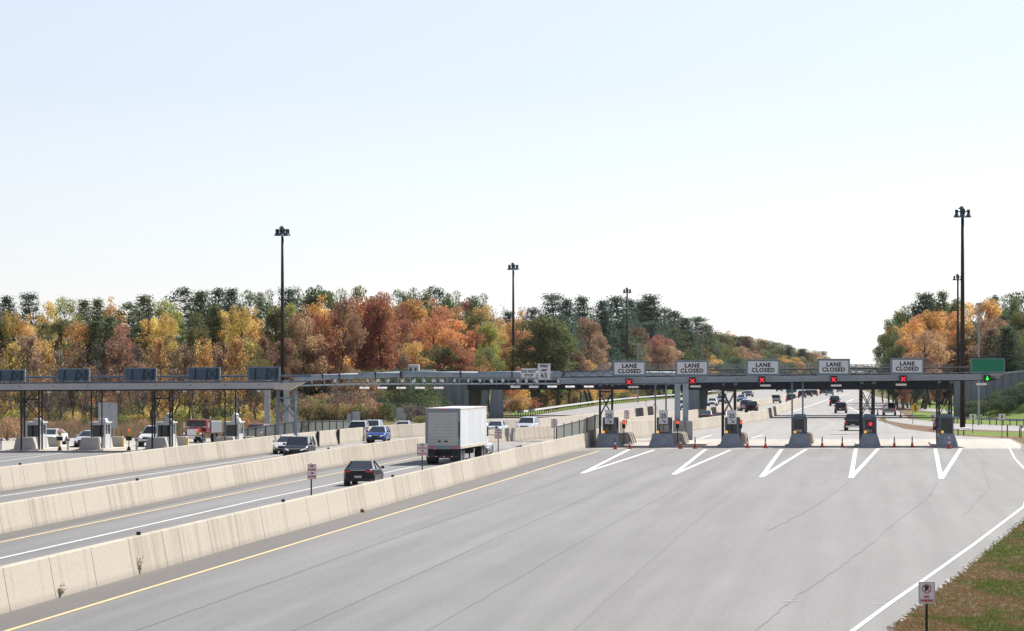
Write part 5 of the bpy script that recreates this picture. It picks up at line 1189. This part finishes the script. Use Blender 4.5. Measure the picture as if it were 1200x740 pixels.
def sparse(seed, H=12, leaves=900, size=.22, nb=26, rx=3):
    q = random.Random(seed); tr = MB(); P = []
    limb(tr, (0, 0, 0), (q.uniform(-.5, .5), 0, H*.95), .2, .03, q, 5)
    for k in range(nb):
        z = H*q.uniform(.18, .9); a = q.uniform(0, 6.28); L0 = (1-z/H*.6)*rx*q.uniform(.6, 1.2)
        e = Vector((math.cos(a)*L0, math.sin(a)*L0, z+L0*q.uniform(.7, 1.4))); e.z = min(e.z, H); limb(tr, (0, 0, z), e, .06, .015, q, 2); cv = q.random()
        for j in range(5):
            s = Vector((0, 0, z)).lerp(e, q.uniform(.3, 1)); e2 = s+Vector((q.gauss(0, .6), q.gauss(0, .6), q.uniform(.3, 1.3))); tr.tube(s, e2, .025, .012, 3, False)
            for _ in range(int(leaves/nb/5)): P.append((s.lerp(e2, q.random())+Vector((q.gauss(0, .22), q.gauss(0, .22), q.gauss(0, .22))), Vector((0, 0, .4)), cv))
    return meshof(tr, 'trunk', M['greybark']), leafmesh(P, 'crown', seed, size)
def bush(seed, r=1.6, n=900, size=.16):
    q = random.Random(seed); tr = MB(); P = []
    cl_ = [(Vector((q.uniform(-1, 1)*r*.6, q.uniform(-1, 1)*r*.6, r*q.uniform(.3, .9))), r*q.uniform(.35, .6), q.random()) for _ in range(9)]
    for c, rr, cv in cl_:
        limb(tr, (0, 0, 0), c, .04, .015, q, 2)
        for _ in range(n//9):
            d = Vector((q.gauss(0, 1), q.gauss(0, 1), q.gauss(0, 1)+.3)).normalized(); p = c+d*rr*q.uniform(.6, 1.1); p.z = max(.02, p.z); P.append((p, d, cv))
    return meshof(tr, 'stem', M['greybark']), leafmesh(P, 'foliage', seed, size)
PR = {'broad': [deciduous(11), deciduous(12, rx=4.9), deciduous(13, H=14, rx=3.7, z0=.18), deciduous(14, rx=4.4, n=42, per=200, fill=.6), deciduous(15, rx=4, z0=.12, n=52)],
      'pine': [pine(21), pine(22, rx=4.0, lay=12), pine(23, rx=2.9, lay=17)],
      'tallpine': [pine(31, z0=.5, rx=3.3, lay=9), pine(32, z0=.42, rx=3.8, lay=10)],
      'sparse': [sparse(41), sparse(42, leaves=1500), sparse(43, leaves=500)],
      'thin': [sparse(44, leaves=2600, size=.26, nb=34, rx=3.4), sparse(45, leaves=3400, size=.26, nb=38, rx=3.2)],
      'bush': [bush(51), bush(52), bush(53, n=1300)]}
HT = {}
for k_ in PR:
    for th_, lf_ in PR[k_]: zs_ = sorted(v.co.z for v in lf_.vertices); HT[lf_.name] = zs_[int(len(zs_)*.995)]
PH = {'broad': 14, 'pine': 18, 'tallpine': 18, 'sparse': 12, 'thin': 12, 'bush': 2.3}
COL = {'darkgreen': (.042, .07, .035), 'green': (.085, .11, .036), 'bluegreen': (.045, .078, .055), 'olive': (.13, .13, .035), 'lime': (.22, .22, .04), 'yellow': (.44, .3, .05), 'gold': (.42, .22, .045),
       'orange': (.42, .15, .035), 'rust': (.28, .09, .035), 'red': (.22, .05, .03), 'brown': (.17, .095, .055), 'tan': (.27, .16, .09), 'grey': (.13, .1, .09), 'pink': (.36, .15, .1)}
WORD = {'darkgreen': 'dark green', 'green': 'green', 'bluegreen': 'blue-green', 'olive': 'olive', 'lime': 'yellow-green', 'yellow': 'bright yellow', 'gold': 'golden', 'orange': 'orange', 'rust': 'rust coloured', 'red': 'deep red', 'brown': 'brown', 'tan': 'tan', 'grey': 'greyish', 'pink': 'pinkish'}
LM = [(-400, 'by the left edge'), (45, 'by the second sign board'), (105, 'right of the second sign board'), (140, 'by the third sign board'), (200, 'by the fourth sign board'), (260, 'left of the tall left mast'), (325, 'behind the tall left mast'), (365, 'right of the tall left mast'), (430, 'above the blue hatchback'), (480, 'above the truck'), (530, 'above the truck cab'), (575, 'above the do not stop sign'), (620, 'above the speed limit sign'), (660, 'left of the first closed sign'), (715, 'behind the first closed sign'), (765, 'left of the second closed sign'), (795, 'behind the second closed sign'), (835, 'left of the middle closed sign'), (875, 'behind the middle closed sign'), (920, 'left of the fourth closed sign'), (960, 'beyond the fourth closed sign'), (1010, 'left of the fifth closed sign'), (1045, 'behind the fifth closed sign'), (1085, 'left of the right masts'), (1120, 'behind the right masts'), (1140, 'behind the green sign'), (1180, 'by the right edge')]
def landmark(px):
    r = LM[0][1]
    for p, s in LM:
        if px >= p: r = s
    return r
TR = []
tq = random.Random(99)
RE = ((590, 470), (604, 483), (700, 642), (790, 800), (840, 933), (930, 1300), (1020, 2400))
def tree(kind, px, ytop, D, wpx, col, base=0):
    if 590 < px < 1020 and base == 0 and D > 440:
        for (p0, d0), (p1, d1) in zip(RE, RE[1:]):
            if p0 <= px <= p1: D = max(D, d0+(d1-d0)*(px-p0)/(p1-p0)+(10 if kind == 'bush' else 22)+tq.uniform(0, 8))
    if D > 950 and px > 815 and col in ('orange', 'rust', 'brown', 'red', 'gold') and tq.random() < .65: col = tq.choice(['green', 'olive', 'bluegreen'])
    if px < 330 and col in ('brown', 'rust', 'orange') and tq.random() < .4: col = tq.choice(['lime', 'yellow', 'tan'])
    if col == 'darkgreen' and px < 350 and tq.random() < .6: col = 'green'
    if col in ('orange', 'rust', 'red') and tq.random() < (.12 if 345 < px < 600 else .35 if px < 700 else .6): col = tq.choice(['gold', 'tan', 'olive', 'brown', 'lime'])
    if kind != 'bush':
        for mp_, mD in ((331, 439), (601.5, 590), (735, 774), (1128, 385), (1122.5, 660)):
            if abs(px-mp_) < 24 and D < mD+6: D = mD+tq.uniform(9, 22)
    th, lf = tq.choice(PR[kind]); H_ = Z(ytop, D)-base
    s = H_/HT[lf.name]
    natural = {'broad': 8.6, 'pine': 7, 'tallpine': 7, 'sparse': 6, 'thin': 6.5, 'bush': 3.6}[kind]
    sw = wpx*D/F/natural*{'pine': 1.5, 'tallpine': 1.55, 'broad': 1.2}.get(kind, 1.05)*tq.uniform(.9, 1.15)
    if H_ < .3: return
    nm = {'broad': 'broadleaf_tree', 'pine': 'pine_tree', 'tallpine': 'pine_tree', 'sparse': 'bare_tree', 'thin': 'thin_tree', 'bush': 'bush'}[kind]
    o = bpy.data.objects.new(nm, None); C.objects.link(o); o.location = (X(px, D), D, base); o.rotation_euler = (0, 0, tq.uniform(0, 6.28)); o.scale = (sw, sw, s)
    a = bpy.data.objects.new('trunk' if kind != 'bush' else 'stem', th); C.objects.link(a); a.parent = o
    b = bpy.data.objects.new('crown' if kind != 'bush' else 'foliage', lf); C.objects.link(b); b.parent = o
    c = COL[col]; j = tq.uniform(.82, 1.2); k = tq.uniform(.92, 1.08); b.color = (c[0]*j*k, c[1]*j, c[2]*j/k, 1)
    w2 = {'broad': 'tree', 'pine': 'pine', 'tallpine': 'tall bare-stemmed pine', 'sparse': 'nearly bare tree', 'thin': 'thin-crowned tree', 'bush': 'bush'}[kind]
    if kind == 'bush': row = ('left-plaza ' if px < 345 else 'embankment ' if px < 560 else 'median-bank ' if px < 1000 else 'right-slope ')+('lower' if ytop > 481 else 'mid-height' if ytop > 468 else 'upper')
    else: row = 'front-row' if D < 440 or (px > 345 and D < 560) else ('middle-row' if D < 500 or (px > 345 and D < 640) else 'back-row')
    TR.append((o, WORD[col]+' '+w2, row, px, kind, ytop)); return o
T = tree
# --- left forest, back row
for px, y, k, c, w in ((-12, 352, 'pine', 'darkgreen', 40), (8, 349, 'pine', 'darkgreen', 36), (34, 344, 'tallpine', 'darkgreen', 34), (58, 356, 'broad', 'yellow', 44), (76, 350, 'broad', 'lime', 44), (98, 353, 'pine', 'green', 40), (114, 352, 'pine', 'darkgreen', 38), (131, 352, 'broad', 'gold', 40), (150, 356, 'pine', 'green', 40), (170, 348, 'pine', 'darkgreen', 50), (192, 354, 'broad', 'lime', 40), (214, 339, 'pine', 'darkgreen', 56), (236, 343, 'pine', 'green', 44),
                       (256, 339, 'tallpine', 'darkgreen', 44), (272, 340, 'pine', 'bluegreen', 40), (292, 343, 'broad', 'green', 46), (312, 343, 'broad', 'green', 44), (338, 338, 'tallpine', 'bluegreen', 42), (356, 341, 'broad', 'olive', 44), (372, 338, 'broad', 'green', 46), (396, 342, 'broad', 'olive', 46), (420, 338, 'broad', 'olive', 50), (443, 345, 'broad', 'rust', 46)):
    T(k, px, y, tq.uniform(520, 590), w, c)
# middle row left
for px, y, k, c, w in ((-8, 368, 'pine', 'darkgreen', 44), (14, 366, 'broad', 'yellow', 40), (36, 372, 'broad', 'gold', 38), (54, 380, 'pine', 'green', 34), (72, 376, 'broad', 'olive', 40), (92, 378, 'broad', 'gold', 34), (112, 378, 'pine', 'darkgreen', 40), (128, 372, 'pine', 'green', 36), (142, 382, 'broad', 'pink', 38), (160, 384, 'pine', 'darkgreen', 36), (178, 374, 'broad', 'yellow', 36), (196, 368, 'broad', 'orange', 34), (212, 380, 'pine', 'darkgreen', 38), (232, 368, 'broad', 'olive', 38), (232, 388, 'broad', 'gold', 40), (252, 360, 'pine', 'green', 40), (262, 366, 'broad', 'yellow', 44), (282, 360, 'broad', 'yellow', 46), (300, 364, 'broad', 'gold', 44), (322, 360, 'broad', 'olive', 44), (340, 358, 'broad', 'lime', 48), (358, 362, 'broad', 'tan', 44), (380, 350, 'broad', 'gold', 46), (402, 350, 'broad', 'orange', 48), (424, 350, 'broad', 'orange', 50), (446, 352, 'broad', 'rust', 50), (380, 366, 'broad', 'rust', 48), (436, 362, 'broad', 'red', 44)):
    T(k, px, y, tq.uniform(465, 505), w, c)
# front row left: brown and sparse, with gold ones
for px, y, k, c, w in ((-12, 404, 'thin', 'tan', 46), (12, 402, 'thin', 'brown', 42), (34, 392, 'thin', 'tan', 44), (52, 398, 'thin', 'gold', 40), (70, 404, 'sparse', 'tan', 38), (84, 396, 'sparse', 'grey', 38), (100, 402, 'sparse', 'brown', 40), (116, 404, 'sparse', 'grey', 40), (140, 398, 'thin', 'brown', 40), (134, 412, 'sparse', 'pink', 40), (158, 404, 'sparse', 'grey', 40), (176, 408, 'sparse', 'brown', 40), (188, 396, 'thin', 'gold', 36), (204, 408, 'sparse', 'grey', 40), (222, 404, 'thin', 'tan', 40), (240, 398, 'thin', 'gold', 40), (258, 402, 'thin', 'orange', 40), (276, 396, 'thin', 'gold', 40), (294, 398, 'broad', 'olive', 44), (312, 394, 'thin', 'brown', 40), (332, 398, 'broad', 'brown', 46)):
    T(k, px, y, tq.uniform(405, 435), w, c)
for i in range(30): T(tq.choice(['thin', 'sparse', 'thin', 'broad']), -16+i*12.4+tq.uniform(-4, 4), tq.uniform(414, 440), tq.uniform(445, 500), tq.uniform(28, 42), tq.choice(['gold', 'olive', 'yellow', 'brown', 'lime', 'tan', 'pink', 'grey']))
for i in range(16): T('sparse', -14+i*22+tq.uniform(-6, 6), tq.uniform(420, 446), tq.uniform(392, 404), 30, tq.choice(['brown', 'grey', 'tan']))
for D0, n, ya, yb_ in ((470, 26, 450, 468), (440, 24, 460, 478), (415, 22, 474, 486)):
    for i in range(n): T('bush', -20+i*370/n+tq.uniform(-4, 4), tq.uniform(ya, yb_), D0+tq.uniform(-8, 8), tq.uniform(28, 44), tq.choice(['lime', 'olive', 'gold', 'yellow', 'brown', 'olive', 'grey', 'green']))
# --- centre forest beyond the approach embankment
for px, y, k, c, w in ((470, 342, 'broad', 'green', 46), (492, 340, 'broad', 'green', 50), (512, 338, 'broad', 'darkgreen', 48), (532, 344, 'broad', 'green', 44), (549, 352, 'broad', 'red', 42), (563, 347, 'broad', 'green', 42), (580, 358, 'sparse', 'grey', 30), (596, 366, 'pine', 'bluegreen', 38), (616, 360, 'sparse', 'grey', 34), (626, 362, 'pine', 'bluegreen', 36), (648, 345, 'tallpine', 'bluegreen', 44), (664, 352, 'pine', 'bluegreen', 40), (682, 349, 'pine', 'darkgreen', 44), (706, 354, 'pine', 'bluegreen', 42), (722, 348, 'tallpine', 'bluegreen', 42)):
    T(k, px, y, tq.uniform(690, 760), w, c)
for px, y, k, c, w in ((464, 362, 'broad', 'rust', 54), (482, 352, 'broad', 'orange', 54), (505, 354, 'broad', 'orange', 56), (530, 362, 'broad', 'rust', 54), (551, 366, 'broad', 'olive', 48), (570, 360, 'broad', 'gold', 44), (586, 374, 'broad', 'red', 44), (612, 368, 'broad', 'gold', 46), (636, 372, 'pine', 'green', 44), (658, 370, 'pine', 'bluegreen', 44), (690, 374, 'broad', 'rust', 46), (716, 378, 'broad', 'brown', 44), (730, 390, 'pine', 'green', 44)):
    T(k, px, y, tq.uniform(610, 660), w, c)
for px, y, k, c, w in ((350, 376, 'broad', 'olive', 56), (366, 392, 'broad', 'brown', 54), (388, 378, 'broad', 'rust', 56), (410, 386, 'broad', 'red', 58), (432, 374, 'broad', 'rust', 58), (452, 370, 'broad', 'rust', 58), (474, 376, 'broad', 'red', 56), (476, 396, 'broad', 'brown', 50), (494, 378, 'broad', 'gold', 46), (508, 372, 'broad', 'orange', 60), (534, 376, 'broad', 'orange', 62), (558, 384, 'broad', 'rust', 50), (574, 380, 'broad', 'lime', 44), (588, 392, 'broad', 'gold', 50), (602, 386, 'broad', 'rust', 44), (634, 374, 'broad', 'olive', 78), (652, 378, 'broad', 'green', 66), (694, 388, 'broad', 'tan', 56), (716, 402, 'broad', 'bluegreen', 44)):
    T(k, px, y, tq.uniform(545, 590), w, c)
for px, y, k, c, w in ((372, 412, 'broad', 'brown', 44), (396, 412, 'thin', 'tan', 40), (410, 404, 'broad', 'orange', 44), (440, 408, 'broad', 'rust', 44), (462, 404, 'broad', 'brown', 46), (488, 402, 'broad', 'gold', 40), (514, 406, 'broad', 'green', 44), (532, 400, 'broad', 'rust', 50), (552, 410, 'broad', 'orange', 44), (574, 408, 'broad', 'olive', 42), (590, 412, 'broad', 'orange', 38), (668, 402, 'broad', 'brown', 44), (680, 420, 'broad', 'gold', 34), (350, 420, 'thin', 'tan', 40), (424, 424, 'broad', 'brown', 40), (500, 424, 'bush', 'rust', 34)):
    T(k, px, y, tq.uniform(515, 540), w, c)
# seen under the bridge: autumn bushes
for i in range(48):
    px = 588+(i % 24)*8+tq.uniform(-3, 3); D = tq.uniform(540, 560)+max(0, px-610)*1.75+(12 if i > 23 else 0)
    T('bush', px, (tq.uniform(461, 470) if i < 24 else tq.uniform(452, 461))-max(0, px-640)*.05, D, tq.uniform(20, 32), tq.choice(['gold', 'yellow', 'rust', 'olive', 'brown', 'green', 'tan', 'orange']))
for px, y, c in ((596, 452, 'orange'), (612, 450, 'green'), (626, 452, 'brown'), (640, 455, 'gold'), (655, 455, 'olive')): T('broad', px, y-6, 600, 26, c)
# --- hill toward the right of centre
for px, y, k, c, w in ((738, 352, 'pine', 'bluegreen', 44), (750, 356, 'pine', 'darkgreen', 40), (762, 346, 'tallpine', 'darkgreen', 42), (757, 352, 'tallpine', 'bluegreen', 34), (778, 362, 'pine', 'bluegreen', 42), (790, 366, 'pine', 'darkgreen', 40), (803, 374, 'pine', 'bluegreen', 42), (818, 372, 'tallpine', 'darkgreen', 38), (828, 382, 'pine', 'green', 36)):
    T(k, px, y, tq.uniform(860, 940), w, c)
for px, y, k, c, w in ((706, 376, 'broad', 'brown', 44), (726, 382, 'broad', 'rust', 44), (744, 384, 'broad', 'brown', 44), (764, 378, 'pine', 'bluegreen', 40), (774, 394, 'broad', 'pink', 40), (790, 386, 'pine', 'green', 40), (806, 388, 'pine', 'bluegreen', 38), (818, 392, 'broad', 'gold', 36), (832, 398, 'pine', 'green', 32), (742, 408, 'broad', 'rust', 40), (760, 404, 'broad', 'rust', 40), (782, 406, 'broad', 'orange', 40), (800, 410, 'pine', 'green', 36), (822, 408, 'broad', 'gold', 36), (748, 424, 'broad', 'pink', 36), (770, 424, 'broad', 'tan', 38), (794, 424, 'broad', 'brown', 34), (730, 420, 'pine', 'green', 36), (812, 422, 'broad', 'gold', 30)):
    T(k, px, y, tq.uniform(800, 850), w, c)
for i in range(22):
    px = 834+i*5.9; y = 390+max(0, px-850)*.215+tq.uniform(-2, 3); T(tq.choice(['broad', 'broad', 'pine']), px, y, tq.uniform(1500, 1650), tq.uniform(26, 36), tq.choice(['green', 'olive', 'gold', 'green', 'brown', 'rust']))
for i in range(18):
    px = 838+i*6.4; y = 406+max(0, px-850)*.17+tq.uniform(-3, 3); T('broad', px, y, tq.uniform(1350, 1420) if px > 885 else tq.uniform(1050, 1150), tq.uniform(24, 34), tq.choice(['green', 'olive', 'gold', 'orange', 'brown', 'rust', 'tan']))
for i in range(13):
    px = 834+i*9; T('broad', px, 421+tq.uniform(-2, 4), tq.uniform(1250, 1300) if px > 880 else tq.uniform(1000, 1050), tq.uniform(22, 30), tq.choice(['green', 'olive', 'gold', 'orange', 'bluegreen', 'tan']))
T('pine', 925, 407, 1500, 20, 'bluegreen'); T('pine', 948, 414, 1520, 20, 'bluegreen'); T('pine', 939, 418, 1500, 18, 'darkgreen')
for i in range(14):
    px = 958+i*6.5; T('broad', px, 428.5+tq.uniform(-1, 1), 2600, 14, tq.choice(['bluegreen', 'green', 'grey']))
# --- right forest
for px, y, k, c, w in ((1084, 344, 'tallpine', 'darkgreen', 40), (1104, 343, 'pine', 'green', 30), (1072, 358, 'broad', 'green', 46), (1096, 352, 'broad', 'olive', 50), (1118, 352, 'broad', 'olive', 44), (1058, 366, 'broad', 'olive', 44), (1138, 356, 'broad', 'gold', 44), (1152, 350, 'sparse', 'grey', 26), (1160, 352, 'broad', 'gold', 46), (1166, 347, 'tallpine', 'darkgreen', 24), (1182, 348, 'broad', 'green', 44), (1200, 342, 'broad', 'darkgreen', 48), (1222, 340, 'broad', 'green', 48)):
    T(k, px, y, tq.uniform(680, 740), w, c)
for px, y, k, c, w in ((1042, 376, 'broad', 'green', 34), (1050, 384, 'broad', 'gold', 42), (1070, 374, 'broad', 'gold', 52), (1090, 366, 'broad', 'gold', 52), (1108, 366, 'broad', 'orange', 52), (1126, 372, 'broad', 'gold', 44), (1140, 378, 'pine', 'darkgreen', 38), (1160, 372, 'broad', 'tan', 44), (1178, 370, 'pine', 'darkgreen', 40), (1196, 368, 'broad', 'olive', 44), (1216, 366, 'broad', 'gold', 44), (1035, 394, 'broad', 'green', 26)):
    T(k, px, y, tq.uniform(610, 660), w, c)
for px, y, k, c, w in ((1046, 400, 'broad', 'green', 36), (1064, 396, 'broad', 'gold', 44), (1084, 388, 'broad', 'tan', 50), (1104, 392, 'broad', 'tan', 48), (1122, 398, 'broad', 'brown', 44), (1142, 398, 'pine', 'darkgreen', 40), (1162, 386, 'pine', 'red', 36), (1180, 384, 'pine', 'darkgreen', 44), (1200, 390, 'broad', 'olive', 44), (1218, 392, 'broad', 'green', 44), (1058, 418, 'broad', 'tan', 40), (1080, 414, 'broad', 'pink', 44), (1102, 416, 'broad', 'pink', 44), (1124, 420, 'broad', 'brown', 40), (1168, 414, 'broad', 'brown', 40), (1190, 414, 'broad', 'darkgreen', 44)):
    T(k, px, y, tq.uniform(570, 600), w, c)
for i in range(9): T('broad', 1052+i*7.5, tq.uniform(440, 450), tq.uniform(575, 615), 24, tq.choice(['darkgreen', 'bluegreen', 'brown', 'pink', 'tan']))
# --- embankment shrubs (left approach) and dark shrubs on the right slope
def bz(px, y):
    f = min(1, max(0, (px-290)/50)); e = max(0, 1-(px-481)/58) if px > 481 else 1
    prof = ((452, 0), (462, 1.2), (474, 3.6), (484, 5.5), (488, 5.9))
    for (a, za), (b, zb) in zip(prof, prof[1:]):
        if a <= y <= b: return (za+(zb-za)*(y-a)/(b-a))*f*e
    return 0
for row, (y, n) in enumerate(((449, 14), (456, 14), (463, 13), (470, 13), (477, 12), (483, 10))):
    for i in range(n):
        px = 346+(i+tq.uniform(-.3, .3))*(178-row*4)/n; z = bz(px, y)-.1; h = tq.uniform(2.1, 3.0)*(1-.1*(row > 3))
        dark = px > 455+tq.uniform(-15, 15)
        T('bush', px, 432+(7-(z+h*(.75 if row == 5 else 1)))*F/y, y+tq.uniform(-1.5, 1.5), tq.uniform(28, 40), tq.choice(['darkgreen', 'darkgreen', 'green']) if dark and row > 0 else tq.choice(['brown', 'tan', 'olive', 'olive', 'grey', 'green', 'grey', 'tan']), z)
for i in range(26):
    px = 478+tq.random()*50; y = tq.uniform(462, 484); z = bz(px, y)-.15
    T('bush', px, 432+(7-(z+tq.uniform(1.3, 2.0)))*F/y, y, tq.uniform(18, 26), tq.choice(['darkgreen', 'darkgreen', 'bluegreen', 'green']), z)
for i in range(38):
    px = 1124+tq.random()**.7*95; f = (px-1120)/80; y = tq.uniform(466, 483); k = (y-456)/28.5; z = min(4.8, max(0, f*4.8*k))-.15; h = tq.uniform(1.0, 1.7)
    T('bush', px, 432+(7-(z+h))*F/y, y, tq.uniform(22, 34), tq.choice(['darkgreen', 'darkgreen', 'green', 'bluegreen']), z)
# thicket behind the left plaza
for i in range(26):
    px = -8+i*13.5+tq.uniform(-4, 4); D = tq.uniform(362, 376); T('bush', px, tq.uniform(486, 497), D, tq.uniform(16, 26), tq.choice(['tan', 'olive', 'brown', 'tan', 'lime', 'gold']))
T('bush', 8, 487, 330, 34, 'tan'); T('bush', 236, 488, 345, 26, 'lime'); T('bush', 205, 490, 345, 24, 'olive'); T('bush', 492, 487, 432, 18, 'olive'); T('bush', 540, 490, 430, 16, 'olive')
# reeds
rb = MB(); q = random.Random(3)
for _ in range(15000):
    y = q.uniform(342, 400); x = X(q.uniform(-20, 360), y)
    if x > -21-(400-y)*.1: continue
    h = q.uniform(.6, 1.5); a = q.uniform(0, 6.28); w = .06; rb.quad((x-math.cos(a)*w, y-math.sin(a)*w, 0), (x+math.cos(a)*w, y+math.sin(a)*w, 0), (x+q.gauss(0, .15), y, h))
o = rb.build('dry_reeds', leafmat('reed_straw', (.26, .19, .12))); o['kind'] = 'stuff'
# tall grass on banks
rb = MB()
for _ in range(9000):
    y = q.uniform(500, 780); x = X(q.uniform(600, 760), y)
    if y < 560 + max(0, 600+F*x/y-640)*1.9: continue
    h = q.uniform(.3, .8); a = q.uniform(0, 6.28); w = .08; rb.quad((x-math.cos(a)*w, y-math.sin(a)*w, 0), (x+math.cos(a)*w, y+math.sin(a)*w, 0), (x+q.gauss(0, .15), y, h))
o = rb.build('bank_grass', leafmat('bank_grass_leaf', (.16, .17, .05))); o['kind'] = 'stuff'
# far fence line at the horizon bridge
x, D = X(1012, 1700), 1700
t = thing('far_fence', 'pale far fence line on the horizon between the two right signs', 'fence', (x, D, 0))
fb = MB().box(-16, 16, 0, .2, 4.5, 5.0).box(-16, 16, .02, .1, 9.0, 9.15)
for k in range(17): fb.box(-16+k*2, -15.85+k*2, 0, .1, 5.001, 9.0)
fb.build('rail', M['steel'], t); MB().box(-15, -14, .3, 1, 0, 4.5).box(14, 15, .3, 1, 0, 4.5).build('support', M['bridgeconc'], t)

# tree labels: single each one out by colour, kind, row and what it stands behind
ORD = ['leftmost', 'second-from-left', 'third-from-left', 'fourth-from-left', 'fifth-from-left', 'sixth-from-left', 'seventh-from-left', 'eighth-from-left', 'ninth-from-left', 'tenth-from-left', 'eleventh-from-left', 'twelfth-from-left']
groups = {}
for r in TR: groups.setdefault((r[1], r[2], landmark(r[3])), []).append(r)
for (w, row, lm), L_ in groups.items():
    L_.sort(key=lambda r: r[3])
    for i, r in enumerate(L_):
        pre = '' if len(L_) == 1 else ('left ' if i == 0 else 'right ') if len(L_) == 2 else ('rightmost ' if i == len(L_)-1 else ORD[min(i, 11)]+' ')
        r[0]['label'] = '%s%s %s %s' % (pre, row, w, lm); r[0]['category'] = 'bush' if r[4] == 'bush' else 'tree'; r[0]['group'] = 'bushes' if r[4] == 'bush' else 'forest trees'

# ------------------------------------------------------------------ thin autumn haze
hz = bpy.data.materials.new('haze_air'); hz.use_nodes = True; nt = hz.node_tree
for n_ in list(nt.nodes):
    if n_.type == 'BSDF_PRINCIPLED': nt.nodes.remove(n_)
pv = nt.nodes.new('ShaderNodeVolumePrincipled'); pv.inputs['Color'].default_value = (.86, .92, 1, 1); pv.inputs['Density'].default_value = .00002; pv.inputs['Anisotropy'].default_value = .2
nt.links.new(pv.outputs[0], nt.nodes['Material Output'].inputs['Volume'])
h_ = MB().box(-3100, 3600, -160, 6100, -1, 45).build('haze', hz); h_['kind'] = 'stuff'
